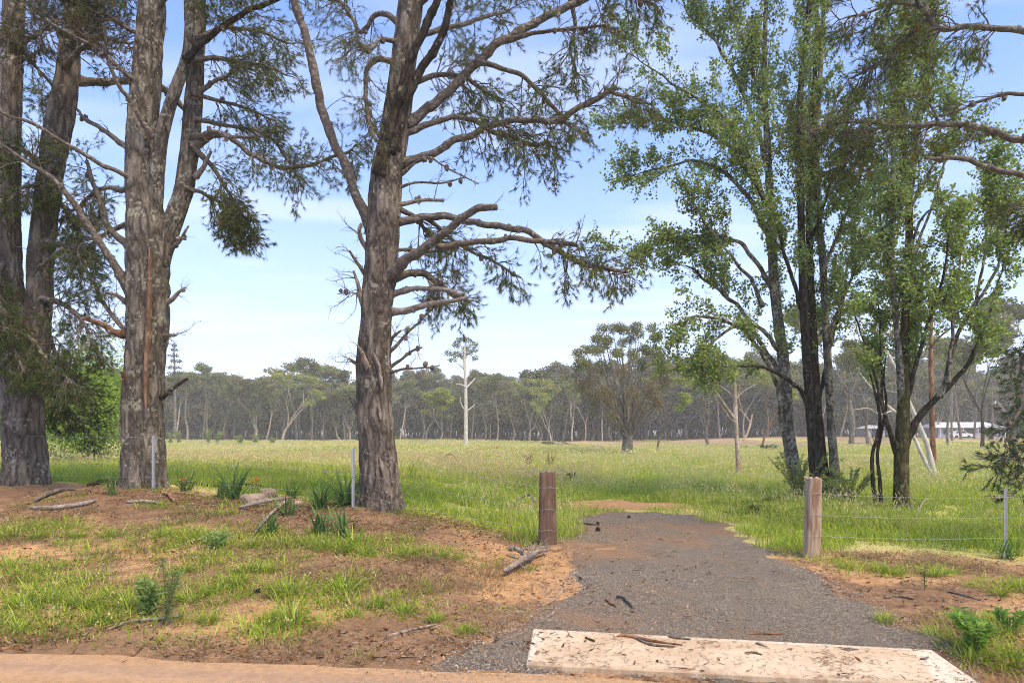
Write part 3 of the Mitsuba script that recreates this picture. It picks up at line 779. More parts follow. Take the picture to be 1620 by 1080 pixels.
# the double-stemmed pine at the left edge
DK = (0.07, 0.11, 0.03)
pine('double-stemmed dark pine at the left edge of the picture, forking low down', 14.0, [
    ([(42, 810, 82), (42, 775, 76), (42, 740, 68), (39, 690, 63), (36, 640, 62), (28, 570, 50), (20, 500, 42), (14, 420, 40), (12, 340, 38), (14, 250, 34), (18, 120, 33), (22, 0, 31), (25, -150, 24), (28, -300, 8)], 0.0, 0.12),
    ([(44, 650, 44), (54, 570, 42), (62, 480, 40), (66, 390, 39), (77, 300, 38), (91, 210, 42), (104, 140, 38), (112, 60, 31), (120, -20, 26), (128, -150, 18), (132, -290, 6)], 0.4, 0.0),
], [
    dict(p=[(118, 128, 20), (150, 130, 14), (205, 128, 12), (255, 138, 12), (280, 160, 11), (300, 185, 7)], dy=0.9, y0=0.4, label='limb running right behind the next pine'),
    dict(p=[(60, 470, 12), (100, 480, 9), (130, 510, 6), (150, 550, 4)], dy=-0.9, fol=22, t0=0.2, L=(0.4, 0.9), col=DK, tufts=8, grav=0.22),
    dict(p=[(30, 530, 12), (50, 540, 9), (80, 570, 6), (110, 600, 4)], dy=-1.4, fol=30, t0=0.2, L=(0.4, 0.9), col=DK, tufts=9, grav=0.22, b=20),
    dict(p=[(20, 480, 10), (10, 500, 9), (20, 550, 6), (40, 590, 4)], dy=-1.3, fol=26, t0=0.2, L=(0.3, 0.8), col=DK, tufts=9, grav=0.22, b=20),
    dict(p=[(16, 400, 9), (-5, 430, 8), (-10, 480, 6), (0, 520, 4)], dy=-1.3, fol=22, t0=0.2, L=(0.3, 0.8), col=DK, tufts=9, grav=0.2, b=20),
    dict(p=[(60, 500, 9), (90, 560, 7), (120, 600, 5), (150, 630, 3)], dy=0.9, fol=18, t0=0.2, L=(0.4, 0.9), col=DK, grav=0.2),
    dict(p=[(70, 380, 9), (100, 390, 7), (125, 410, 5), (140, 440, 3)], dy=-0.8, fol=12, t0=0.2, L=(0.3, 0.7), col=DK, grav=0.2),
    dict(p=[(80, 280, 9), (40, 240, 8), (10, 230, 7), (-20, 250, 3)], dy=-1.1, fol=20, t0=0.15, L=(0.3, 0.8), col=DK, grav=0.18, b=20),
    dict(p=[(84, 260, 9), (60, 290, 7), (30, 300, 5), (10, 320, 3)], dy=-1.1, fol=18, t0=0.15, L=(0.3, 0.6), col=DK, grav=0.2, b=20),
    dict(p=[(75, 310, 9), (100, 330, 8), (120, 360, 5), (125, 390, 3)], dy=1.0, fol=14, t0=0.2, L=(0.3, 0.8), col=DK),
    dict(p=[(66, 420, 6), (90, 402, 5), (110, 392, 4), (135, 385, 2)], dy=-0.7, y0=-0.2, dead=8, t0=0.1, name='dead_branch'),
    dict(p=[(108, 100, 10), (140, 70, 8), (170, 60, 6), (200, 70, 4)], dy=-0.6, fol=15, t0=0.2, L=(0.3, 0.9), col=(0.10, 0.10, 0.04)),
    dict(p=[(112, 60, 10), (80, 40, 8), (50, 60, 6), (20, 50, 4)], dy=-1.2, fol=15, t0=0.2, L=(0.3, 0.8), col=(0.10, 0.10, 0.04), dead=8),
    dict(p=[(115, 20, 10), (150, -10, 8), (200, -20, 6)], dy=1.2, fol=18, t0=0.2, L=(0.4, 1.0), col=(0.09, 0.09, 0.035)),
    dict(p=[(24, -20, 10), (60, -30, 8), (100, -10, 6), (130, 20, 4)], dy=1.2, fol=18, t0=0.2, L=(0.4, 1.0), col=(0.08, 0.085, 0.03)),
    dict(p=[(20, 60, 8), (60, 110, 6), (85, 140, 4), (70, 160, 3)], dy=1.3, fol=12, t0=0.3, L=(0.3, 0.7), grav=0.2),
    dict(p=[(40, 600, 9), (60, 600, 8), (100, 640, 5), (130, 670, 3)], dy=1.6, fol=16, t0=0.3, L=(0.4, 0.9), col=DK, grav=0.2),
], 11)

# the pine whose trunk stands just outside the right edge: its boughs reach into the picture
GR = (0.07, 0.115, 0.045)
pine('pine at the right edge whose bare grey boughs reach in over the poplars', 11.0, [
    ([(1735, 880, 74), (1735, 800, 64), (1732, 600, 56), (1736, 400, 52), (1738, 200, 46), (1740, 0, 38), (1742, -200, 26), (1743, -380, 8)], 0.0, 0.12),
], [
    dict(p=[(1725, 66, 14), (1620, 50, 11), (1560, 42, 10), (1490, 40, 9), (1468, 22, 8), (1445, -10, 6)], dy=-0.5, dead=14, t0=0.5, dL=(0.25, 0.8), fol=12, L=(0.3, 0.9), grav=0.2),
    dict(p=[(1725, 250, 15), (1620, 220, 12), (1570, 205, 11), (1500, 197, 10), (1420, 198, 8), (1355, 192, 5)], dy=-0.3, dead=14, t0=0.4, dL=(0.25, 0.9), fol=14, L=(0.35, 0.9), grav=0.1),
    dict(p=[(1728, 300, 13), (1620, 278, 10), (1560, 262, 9), (1510, 250, 8), (1466, 247, 5)], dy=-0.8, dead=4, t0=0.3, label='broken off bare bough'),
    dict(p=[(1725, 170, 9), (1620, 148, 7), (1570, 155, 6), (1520, 170, 4), (1490, 182, 3)], dy=0.4, dead=12, t0=0.4),
    dict(p=[(1470, 30, 6), (1440, 55, 5), (1400, 90, 4), (1350, 125, 3)], dy=0.5, y0=-0.4, dead=10, t0=0.1, fol=11, L=(0.3, 0.7), grav=0.12),
    dict(p=[(1460, 15, 6), (1420, 5, 5), (1370, 20, 4), (1330, 30, 2)], dy=0.3, y0=-0.4, dead=5, t0=0.1, fol=9, L=(0.3, 0.7), grav=0.14),
    dict(p=[(1365, 192, 5), (1330, 195, 4), (1290, 205, 3), (1250, 200, 2)], dy=0.1, y0=-0.3, dead=6, t0=0.0, fol=9, L=(0.25, 0.6), grav=0.06),
    dict(p=[(1400, 198, 5), (1370, 215, 4), (1345, 240, 3), (1330, 262, 2)], dy=0.1, y0=-0.2, dead=8, t0=0.0, fol=10, L=(0.2, 0.5), grav=0.2),
    dict(p=[(1730, 560, 12), (1650, 590, 9), (1615, 640, 7), (1600, 680, 5), (1590, 700, 3)], dy=-0.6, fol=9, t0=0.5, L=(0.2, 0.45), col=GR, tufts=6, b=26, grav=0.08),
    dict(p=[(1730, 600, 12), (1670, 640, 9), (1630, 690, 7), (1605, 720, 5), (1575, 738, 3)], dy=-0.9, fol=9, t0=0.5, L=(0.2, 0.42), col=GR, tufts=6, b=26, grav=0.08),
    dict(p=[(1730, 620, 10), (1680, 690, 8), (1640, 740, 5), (1618, 765, 3)], dy=-0.4, fol=6, t0=0.6, L=(0.15, 0.35), col=GR, tufts=5, b=26, grav=0.1),
    dict(p=[(1730, 500, 10), (1660, 510, 8), (1625, 560, 5), (1610, 600, 3)], dy=0.5, fol=7, t0=0.5, L=(0.2, 0.4), col=GR, tufts=6, b=22, grav=0.1),
    dict(p=[(1735, 350, 10), (1670, 330, 8), (1620, 340, 5), (1600, 350, 3)], dy=0.6, fol=12, t0=0.4, L=(0.25, 0.6), tufts=8, grav=0.14),
], 17)
# ------------------------------------------------------------------ poplars
POP = (0.27, 0.36, 0.12)


def pop_leaves(tw, rng, per, col=POP, size=(0.055, 0.09)):
    n, per = len(tw), int(per * 1.5)
    b, tan = at_t(tw, rng.uniform(0.1, 1.0, (n, per)))
    b, tan = b.reshape(-1, 3), tan.reshape(-1, 3)
    off = unit(rng.normal(size=b.shape) + 0.4 * tan)
    base = b + off * rng.uniform(0.01, 0.09, (len(b), 1))
    d = unit(off * 0.7 + rng.normal(size=b.shape) * 0.5 + np.array([0, 0, -0.45]))
    ln = rng.uniform(size[0], size[1], len(b))
    tone = np.repeat(1 + 0.22 * rng.uniform(-1, 1, (n, 1)), per, axis=0)
    c = jitter_col(len(b), col, rng, 0.32, 0.12) * tone
    yel = rng.uniform(size=len(b)) < 0.05
    c[yel] = c[yel] * [1.7, 1.35, 0.8]
    return kites(base, d, ln, ln * rng.uniform(0.75, 0.95, len(b)), rng, c)


def pop_fans(path3, rng, k, t0, L, spread, tw=9, per=12, up=0.26, grav=-0.03, r0=0.016, col=POP, t1=1.0, tl=(0.25, 0.7)):
    main = resample(path3, 0.15)[None]
    br = spawn(main, int(k * 0.95), t0, t1, (L[0], L[1] * 1.6), spread, grav, 0.08, 8, rng, up=up, taper=0.45, end=True)
    t1_ = spawn(br, tw + 3, 0.10, 1.0, tl, 0.7, -0.02, 0.12, 3, rng, up=0.05, taper=0.3, end=True)
    wood = cat([batch_tube(br, taper_r(br, r0, 0.004), 4), batch_tube(t1_, taper_r(t1_, 0.004, 0.002), 3)])
    return wood, pop_leaves(t1_, rng, per, col)


def poplar(label, Y, trunks, limbs, seed, group=None):
    root = thing('poplar_tree', label, 'tree', group)
    rng = np.random.default_rng(seed)
    wood, leaf = [], []
    for i, (pts, dy, flare, mat, fan) in enumerate(trunks):
        part(root, 'trunk', mikit.ply(trunk([(a, b, w * 0.84) for a, b, w in pts], Y, seed + i, dy, 40, 0.06, 0.07, flare, 2.2, 2.0), mat, True))
        if fan:
            pth = px_path(pts, Y, dy)[0]
            for a_ in ((int(fan[0] * 0.62),) + fan[1:], (15, 0.24, (0.3, 0.9), 0.5, 6, 11)):
                w, l = pop_fans(pth, rng, *a_, **({'t1': 0.62, 'r0': 0.008} if a_[0] == 15 else {}))
                wood.append(w)
                leaf.append(l)
    for i, l in enumerate(limbs):
        m, c = limb([(a, b_, w_ * 0.78) for a, b_, w_ in l['p']], Y + l.get('y0', 0), l.get('dy', float(rng.uniform(-1.3, 1.3))), seed * 40 + i, 8, False)
        part(root, 'branch', mikit.ply(m, l.get('mat', 'poplar_bark_bsdf'), True))
        if l.get('k'):
            w, f = pop_fans(c, rng, l['k'], l.get('t0', 0.2), l.get('L', (0.5, 1.3)), l.get('sp', 0.6), l.get('tw', 8), l.get('per', 11), l.get('up', 0.22), l.get('grav', -0.02), 0.009, l.get('col', POP))
            wood.append(w)
            leaf.append(f)
    part(root, 'twigs', mikit.ply(cat(wood), 'poplar_bark_bsdf'), None, 'stuff')
    v, f, c = cat(leaf)
    part(root, 'leaves', mikit.ply((v, f), 'leaf_bsdf', False, color=c), None, 'stuff')
    return root


PB, PD, PM = 'poplar_bark_bsdf', 'poplar_dark_bark_bsdf', 'mossy_bark_bsdf'
poplar('pale grey-trunked poplar leaning left, leftmost stem of the clump right of the driveway', 18.5, [
    ([(1268, 821, 37), (1267, 796, 34), (1262, 770, 27), (1255, 730, 25), (1246, 678, 22), (1242, 593, 21), (1226, 465, 18), (1221, 370, 16), (1215, 244, 13), (1209, 120, 10), (1212, 0, 7), (1215, -160, 3)], 0, 0.1, PB,
     (46, 0.42, (1.2, 2.6), 0.42, 9, 13)),
], [
    dict(p=[(1246, 715, 12), (1237, 660, 11), (1224, 590, 10), (1196, 545, 8), (1160, 512, 7), (1115, 500, 6), (1088, 505, 5), (1070, 530, 4), (1055, 560, 3)], dy=-1.2, k=14, t0=0.45, L=(0.4, 1.0), grav=0.12),
    dict(p=[(1240, 605, 10), (1215, 560, 9), (1180, 500, 8), (1145, 465, 7), (1100, 430, 5), (1085, 420, 3)], dy=0.6, k=16, t0=0.3, L=(0.5, 1.2)),
    dict(p=[(1238, 560, 9), (1205, 520, 8), (1165, 515, 6), (1130, 540, 5), (1110, 580, 3)], dy=-0.9, k=14, t0=0.3, L=(0.4, 1.0), grav=0.14),
    dict(p=[(1226, 465, 11), (1200, 420, 9), (1170, 385, 8), (1120, 372, 7), (1070, 380, 5), (1020, 392, 4), (990, 402, 2)], dy=-0.4, k=26, t0=0.3, L=(0.4, 1.1), tw=9, grav=0.05),
    dict(p=[(1222, 400, 11), (1195, 330, 10), (1150, 275, 8), (1100, 256, 6), (1050, 264, 4), (1000, 280, 2)], dy=0.5, k=24, t0=0.25, L=(0.5, 1.2)),
    dict(p=[(1220, 350, 11), (1190, 260, 9), (1150, 190, 7), (1090, 150, 5), (1030, 110, 3), (1000, 85, 2)], dy=-0.6, k=24, t0=0.3, L=(0.6, 1.4)),
    dict(p=[(1216, 270, 10), (1185, 170, 8), (1140, 80, 6), (1090, 20, 4), (1060, -30, 3)], dy=0.4, k=26, t0=0.25, L=(0.6, 1.5)),
    dict(p=[(1212, 180, 8), (1180, 80, 6), (1150, 0, 4), (1130, -60, 3)], dy=-0.5, k=22, t0=0.2, L=(0.6, 1.5)),
    dict(p=[(1205, 480, 8), (1185, 440, 7), (1150, 400, 5), (1115, 350, 4), (1085, 320, 2)], dy=-0.8, k=16, t0=0.3, L=(0.5, 1.1)),
    dict(p=[(1215, 330, 8), (1160, 240, 6), (1090, 200, 5), (1020, 190, 3), (985, 195, 2)], dy=0.2, k=20, t0=0.35, L=(0.4, 1.1)),
], 101)
poplar('black-barked poplar, second stem of the clump right of the driveway', 18.0, [
    ([(1292, 825, 27), (1291, 800, 24), (1290, 770, 19), (1287, 730, 17), (1280, 635, 15), (1272, 508, 14), (1268, 380, 14), (1267, 326, 13), (1265, 163, 11), (1278, 40, 9), (1282, -80, 6), (1284, -200, 3)], 0, 0.08, PD,
     (52, 0.45, (1.2, 2.4), 0.36, 9, 13)),
], [
    dict(p=[(1282, 660, 10), (1266, 618, 9), (1240, 596, 7), (1205, 582, 6), (1165, 578, 4), (1140, 582, 3)], dy=-0.8, mat=PD, k=8, t0=0.5, L=(0.3, 0.9)),
    dict(p=[(1272, 500, 9), (1250, 430, 8), (1225, 350, 6), (1190, 280, 5), (1165, 230, 3)], dy=-0.9, mat=PD, k=20, t0=0.2, L=(0.6, 1.4)),
    dict(p=[(1270, 420, 9), (1300, 330, 7), (1330, 250, 5), (1350, 190, 3)], dy=-0.6, mat=PD, k=18, t0=0.2, L=(0.5, 1.2)),
], 102)
poplar('dark poplar half hidden behind the black-barked stem, third of the clump', 18.9, [
    ([(1309, 825, 27), (1308, 800, 24), (1303, 745, 19), (1296, 690, 18), (1290, 600, 16), (1284, 480, 14), (1280, 360, 12), (1283, 220, 10), (1290, 100, 8), (1294, -60, 5), (1296, -170, 3)], 0.3, 0.08, PD,
     (44, 0.42, (1.0, 2.3), 0.4, 9, 13)),
], [
    dict(p=[(1294, 640, 9), (1310, 560, 8), (1330, 480, 6), (1345, 400, 4), (1352, 340, 2)], dy=0.9, mat=PD, k=20, t0=0.2, L=(0.5, 1.2)),
], 103)
poplar('grey-trunked poplar, rightmost stem of the clump behind the pale gate post', 18.7, [
    ([(1323, 825, 27), (1322, 800, 24), (1320, 745, 18), (1315, 670, 15), (1308, 540, 14), (1302, 420, 13), (1294, 330, 12), (1292, 200, 10), (1300, 80, 8), (1305, -60, 5), (1308, -160, 3)], 0.5, 0.08, PB,
     (46, 0.36, (1.0, 2.3), 0.42, 9, 13)),
], [
    dict(p=[(1308, 560, 8), (1325, 500, 7), (1350, 430, 5), (1368, 370, 3)], dy=0.4, k=18, t0=0.2, L=(0.5, 1.1)),
    dict(p=[(1302, 430, 8), (1330, 360, 6), (1355, 300, 4), (1368, 250, 2)], dy=-0.8, k=18, t0=0.2, L=(0.5, 1.1)),
], 104)
POP2 = (0.28, 0.38, 0.11)
poplar('mossy many-limbed poplar standing alone behind the right-hand fence', 16.0, [
    ([(1428, 837, 37), (1427, 812, 34), (1426, 785, 28), (1426, 740, 26), (1428, 680, 24), (1431, 600, 19), (1432, 520, 16), (1438, 380, 13), (1437, 300, 12), (1428, 200, 9), (1430, 100, 7), (1432, 0, 5), (1434, -120, 3)], 0, 0.1, PM,
     (40, 0.42, (0.8, 1.9), 0.36, 9, 13)),
    ([(1428, 640, 16), (1420, 540, 11), (1413, 450, 9), (1411, 350, 8), (1412, 200, 5), (1408, 80, 3)], -0.5, 0, PB, (30, 0.2, (0.6, 1.5), 0.4, 9, 13)),
    ([(1438, 320, 12), (1447, 250, 10), (1452, 180, 8), (1463, 80, 6), (1472, -20, 4), (1478, -120, 2)], 0.5, 0, PB, (30, 0.1, (0.6, 1.6), 0.4, 9, 13)),
], [
    dict(p=[(1432, 705, 18), (1448, 672, 15), (1470, 640, 13), (1500, 610, 11), (1528, 582, 9), (1548, 545, 8), (1563, 500, 6), (1578, 455, 4), (1588, 410, 2)], dy=-0.8, mat=PD, k=12, t0=0.45, L=(0.4, 1.0), col=POP2),
    dict(p=[(1488, 622, 10), (1500, 580, 9), (1520, 520, 8), (1545, 475, 7), (1570, 440, 6), (1590, 380, 4), (1600, 300, 3)], dy=0.4, y0=-0.4, mat=PB, k=21, t0=0.3, L=(0.5, 1.3), col=POP2, up=0.15),
    dict(p=[(1545, 475, 6), (1555, 420, 5), (1565, 340, 4), (1572, 270, 2)], dy=0.6, y0=-0.2, k=16, t0=0.1, L=(0.4, 1.0), col=POP2, up=0.2),
    dict(p=[(1500, 600, 8), (1505, 550, 7), (1512, 480, 5), (1520, 400, 3), (1524, 340, 2)], dy=0.2, y0=-0.5, k=16, t0=0.2, L=(0.4, 0.9), col=POP2, up=0.2),
    dict(p=[(1434, 640, 10), (1455, 560, 8), (1470, 500, 6), (1492, 440, 5), (1502, 360, 3)], dy=-0.9, mat=PD, k=13, t0=0.25, L=(0.4, 1.0), col=POP2, up=0.2),
    dict(p=[(1433, 620, 8), (1450, 540, 6), (1458, 460, 5), (1462, 400, 3)], dy=0.9, k=16, t0=0.1, L=(0.4, 0.9), col=POP2, up=0.2),
    dict(p=[(1424, 720, 10), (1404, 670, 8), (1390, 620, 6), (1376, 560, 5), (1350, 500, 3)], dy=-0.7, mat=PD, k=3, t0=0.6, L=(0.3, 0.6), col=POP2),
    dict(p=[(1424, 735, 8), (1408, 690, 6), (1398, 640, 5), (1392, 560, 4), (1390, 480, 2)], dy=0.5, mat=PD, k=13, t0=0.4, L=(0.3, 0.8), col=POP2, up=0.2),
    dict(p=[(1430, 560, 7), (1412, 480, 6), (1400, 420, 5), (1392, 340, 3), (1390, 280, 2)], dy=0.8, k=14, t0=0.2, L=(0.4, 0.9), col=POP2, up=0.2),
    dict(p=[(1440, 330, 7), (1470, 270, 5), (1490, 240, 4), (1520, 225, 3)], dy=-0.4, k=7, t0=0.3, L=(0.3, 0.8), col=POP2),
    dict(p=[(1438, 400, 7), (1455, 350, 5), (1475, 330, 4), (1484, 340, 2)], dy=-0.6, k=3, t0=0.5, L=(0.2, 0.5), col=POP2),
    dict(p=[(1434, 420, 7), (1470, 340, 5), (1510, 200, 4), (1530, 100, 2)], dy=1.2, k=13, t0=0.3, L=(0.4, 1.1), col=POP2, up=0.2),
], 105)

# ------------------------------------------------------------------ round green bush tree at the left
def leafy_ball(rng, c, r, n, size, col, lumps=9):
    """Leaves gathered in lumps over an uneven crown."""
    lc = rng.normal(size=(lumps, 3))
    lc = unit(lc) * rng.uniform(0.35, 0.75, (lumps, 1)) * r
    w = rng.integers(0, lumps, n)
    d = unit(rng.normal(size=(n, 3)))
    p = lc[w] + d * (rng.uniform(0.5, 1.0, (n, 1)) ** 0.5) * (np.asarray(r) * 0.5)
    ld = unit(d * 0.5 + rng.normal(size=(n, 3)) * 0.6 + np.array([0, 0, -0.4]))
    ln = rng.uniform(size[0], size[1], n)
    return kites(np.asarray(c) + p, ld, ln, ln * 0.5, rng, jitter_col(n, col, rng, 0.3, 0.12))


def bushy(label, base, h, r, seed, col, n, size=(0.09, 0.15), lumps=26, stem=0.12, name='shade_tree', cat_='tree', low=0.12):
    root = thing(name, label, cat_)
    rng = np.random.default_rng(seed)
    c = np.array([base[0], base[1], base[2] + h * (0.5 + low / 2)])
    R = np.array([r, r, h * (0.5 - low / 2)])
    v, f, cc = leafy_ball(rng, c, R, n, size, col, lumps)
    part(root, 'crown', mikit.ply((v, f), 'leaf_bsdf', False, color=cc), None, 'stuff')
    n_ = 9
    t = np.linspace(0, 1, 8)[None, :, None]
    tops = c + unit(rng.normal(size=(n_, 3)) + [0, 0, 0.6]) * R * 0.75
    b0 = np.tile(np.asarray(base) - [0, 0, 0.1], (n_, 1))
    mid = b0 * 0.6 + tops * 0.4 + rng.normal(size=(n_, 3)) * 0.1 * r + [0, 0, 0.1 * h]
    paths = (1 - t) ** 2 * b0[:, None] + 2 * t * (1 - t) * mid[:, None] + t ** 2 * tops[:, None]
    part(root, 'trunk', mikit.ply(batch_tube(paths, taper_r(paths, stem, 0.015), 6), 'grey_bark_bsdf', True))
    return root


q = gp(128, 728)
bushy('round bright green leafy tree in the paddock between the two left pines', [-17.2, 28.0, float(terrain(-17.2, 28))], 5.3, 2.3, 51, (0.32, 0.46, 0.10), 26000, low=0.0, lumps=34)
bushy('darker green leafy tree behind the leftmost pine', [-24.5, 31.0, float(terrain(-24.5, 31))], 5.6, 2.8, 52, (0.20, 0.30, 0.08), 18000, low=0.0, lumps=30)

# ------------------------------------------------------------------ eucalypts and the wood behind the paddock
EUC = (0.095, 0.105, 0.05)


def euc_mesh(seed, H=14.0, fork=0.42, spread=0.5, clumps=1.0, trunk_r=0.22, leaf=0.46, col=EUC, flat=0.45, levels=3, first=3, per=70, crown_r=1.0, lean=0.0, low=0.35):
    rng = np.random.default_rng(seed)
    m = 7
    tops = np.array([lean, 0, H * fork]) + np.append(rng.normal(size=2) * 0.03 * H, 0)
    t = np.linspace(0, 1, m)[:, None]
    pth = t * tops + np.sin(t * 3.0) * rng.normal(size=3) * [0.25, 0.25, 0]
    pth[0] = [0, 0, -0.4]
    wood = [tube(pth, np.linspace(trunk_r * 1.15, trunk_r * 0.72, m), 8)]
    tips = []
    cur = [(pth[-1], unit(pth[-1] - pth[-2]), trunk_r * 0.7, H * (1 - fork))]
    for lv in range(levels):
        nxt = []
        for b, d, r, rest in cur:
            k = first if lv == 0 else int(rng.integers(2, 4))
            for i in range(k):
                nd = unit(d + spread * unit(rng.normal(size=3) * [1, 1, 0.35]) + [0, 0, 0.25])
                ln = rest * rng.uniform(0.34, 0.55)
                s = np.linspace(0, 1, 5)[:, None]
                q = b + nd * ln * s + np.array([0, 0, 1.0]) * (0.12 * ln * s ** 2) + rng.normal(size=3) * 0.08 * ln * np.sin(s * 3.1)
                r1 = max(r * (0.72 if i == 0 else 0.55), 0.02)
                wood.append(tube(q, np.linspace(r1, r1 * 0.7, 5), 5))
                nxt.append((q[-1], unit(q[-1] - q[-2]), r1 * 0.7, rest * 0.62))
                if lv == levels - 1 or ((lv > 0 or low > 0.75) and rng.uniform() < low):
                    tips.append(q[-1])
        cur = nxt
    tips = np.array(tips)
    n = int(per * clumps)
    c = np.repeat(tips, n, axis=0)
    rr = np.repeat(rng.uniform(0.75, 1.25, len(tips)), n)[:, None] * crown_r * H / 14.0
    d = unit(rng.normal(size=c.shape))
    u = rng.uniform(0.25, 1.0, (len(c), 1)) ** 0.6
    p = c + d * u * rr * np.array([1.05, 1.05, flat]) + rr * [0, 0, 0.15]
    tone = np.repeat(1 + 0.16 * rng.uniform(-1, 1, (len(tips), 1)) + 0.04 * rng.normal(size=(len(tips), 3)), n, axis=0)
    cc = np.clip(np.asarray(col) * tone * (1 + 0.08 * rng.uniform(-1, 1, (len(c), 1))), 0.01, 1)
    ld = unit(rng.normal(size=c.shape) * [1, 1, 0.6] + [0, 0, -0.55])
    ln = rng.uniform(0.7, 1.2, len(c)) * leaf
    return cat(wood), kites(p, ld, ln, ln * 0.55, rng, cc, 0.1)


EMESH, EPLY = {}, {}


def euc_ply(kind, bark):
    if kind not in EMESH:
        EMESH[kind] = euc_mesh(**KINDS[kind])
    if (kind, bark) not in EPLY:
        w, (v, f, c) = EMESH[kind]
        EPLY[kind, bark] = mikit.ply(w, bark, True), mikit.ply((v, f), 'leaf_bsdf', False, color=c)
    return EPLY[kind, bark]


G1, G2, G3 = (0.25, 0.29, 0.105), (0.33, 0.37, 0.11), (0.22, 0.235, 0.115)
KINDS = {
    'spread_a': dict(seed=1, H=14, fork=0.33, spread=0.62, col=G1, per=130, flat=0.55, low=0.6, crown_r=1.2),
    'spread_b': dict(seed=2, H=14, fork=0.30, spread=0.70, col=G3, per=130, first=4, flat=0.55, low=0.6, crown_r=1.2),
    'tall_a': dict(seed=3, H=16, fork=0.55, spread=0.5, col=G1, trunk_r=0.2, per=80),
    'tall_b': dict(seed=4, H=16, fork=0.6, spread=0.42, col=G3, trunk_r=0.2, per=80),
    'forked': dict(seed=5, H=14, fork=0.2, spread=0.5, col=G2, first=3, trunk_r=0.26, per=110, flat=0.55, crown_r=1.2),
    'round_a': dict(seed=6, H=12, fork=0.28, spread=0.75, col=G2, first=4, per=130, trunk_r=0.2, crown_r=1.2, flat=0.6, low=0.8),
    'wood_a': dict(seed=7, H=14, fork=0.20, spread=0.6, col=(0.165, 0.18, 0.085), per=90, leaf=0.62, first=4, crown_r=1.15, flat=0.7, low=0.8),
    'wood_b': dict(seed=8, H=14, fork=0.18, spread=0.7, col=(0.20, 0.22, 0.09), per=90, leaf=0.62, first=4, crown_r=1.15, flat=0.7, low=0.8),
    'wood_c': dict(seed=9, H=14, fork=0.24, spread=0.62, col=(0.20, 0.19, 0.10), per=90, leaf=0.62, first=4, crown_r=1.15, flat=0.7, low=0.8),
    'under': dict(seed=10, H=8, fork=0.12, spread=0.9, col=(0.125, 0.12, 0.062), per=90, leaf=0.85, first=6, trunk_r=0.07, levels=2, crown_r=2.6, flat=0.9),
}


def euc(kind, px, Y, ytop, label, bark='grey_bark_bsdf', rot=None, wide=1.0, group=None, name='eucalypt_tree'):
    x = (px - CX) / F * Y
    z = float(terrain(x, Y))
    H = EYE + (HY - ytop) / F * Y - z
    v = EMESH[kind][1][0] if kind in EMESH else (euc_ply(kind, bark), EMESH[kind][1][0])[1]
    s = H / v[:, 2].max()
    root = thing(name, label, 'tree', group)
    w, l = euc_ply(kind, bark)
    M = T().translate([x, Y, z]).rotate([0, 0, 1], rot if rot is not None else (px * 37) % 360).scale([s * wide, s * wide, s])
    scene[root + '__trunk'] = {**w, 'to_world': M}
    scene[root + '__crown'] = {**l, 'to_world': M}
    labels[root + '__crown'] = {'kind': 'stuff'}
    return root


GREY, PALE = 'grey_bark_bsdf', 'pale_bark_bsdf'
WOOD = 'eucalypts along the far edge of the paddock'
euc('tall_a', 320, 152, 573, 'tall thin eucalypt with a high layered crown, seen just right of the second pine', GREY, 20, 0.8)
euc('spread_b', 400, 150, 592, 'wide brownish eucalypt with pale forked base left of the central pine', PALE, 80)
euc('forked', 446, 140, 584, 'grey many-limbed eucalypt spreading low over the far paddock edge', PALE, 130, 1.25)
euc('tall_b', 492, 148, 566, 'dark-forked eucalypt standing above the tree line left of the central pine', GREY, 10, 1.0)
euc('spread_a', 470, 156, 572, 'flat-topped eucalypt sticking out highest between the two big pines', GREY, 200, 1.2)
euc('spread_a', 545, 150, 606, 'low eucalypt just left of the central pine trunk', GREY, 150)
euc('tall_a', 632, 156, 598, 'slim eucalypt just right of the central pine trunk', PALE, 60)
euc('round_a', 678, 112, 611, 'rounded yellow-green eucalypt left of the single white trunk', GREY, 33, 1.0)
euc('spread_b', 765, 132, 583, 'pale-limbed eucalypt with dark trunk right behind the single white trunk', GREY, 95, 0.75)
euc('forked', 838, 140, 594, 'pale double-trunked eucalypt in mid tree line', PALE, 45, 0.95)
euc('forked', 872, 128, 604, 'white-limbed eucalypt standing behind the pile of logs', PALE, 260, 0.8)
euc('spread_a', 905, 140, 598, 'pale slender eucalypt right of the pile of logs', PALE, 300, 0.9)
euc('forked', 1040, 72, 588, 'leaning multi-trunked eucalypt just right of the big fan-shaped tree', GREY, 70, 0.95)
euc('spread_a', 1120, 95, 560, 'yellow-green eucalypt behind the drooping poplar branches', GREY, 210, 1.0)
euc('forked', 1205, 80, 578, 'orange-trunked eucalypt with white limbs behind the white dead-looking trunk', 'orange_bark_bsdf', 100, 0.9)
euc('spread_a', 1345, 86, 470, 'broad yellow-green eucalypt with two grey trunks between the poplars', GREY, 15, 1.0)
euc('spread_b', 1375, 92, 520, 'darker eucalypt behind the lone mossy poplar', GREY, 190, 0.9)
euc('spread_b', 1553, 84, 500, 'dark twin-trunked eucalypt in front of the low white-roofed house', 'poplar_dark_bark_bsdf', 140, 0.9)
euc('tall_b', 1600, 95, 470, 'tall eucalypt at the right edge behind the green pine bough', GREY, 310, 1.0)
euc('spread_a', 1500, 110, 545, 'thin eucalypt left of the low white-roofed house', GREY, 240, 0.8)
euc('tall_a', 1440, 120, 540, 'eucalypt hidden behind the mossy poplar trunk', GREY, 170, 0.9)
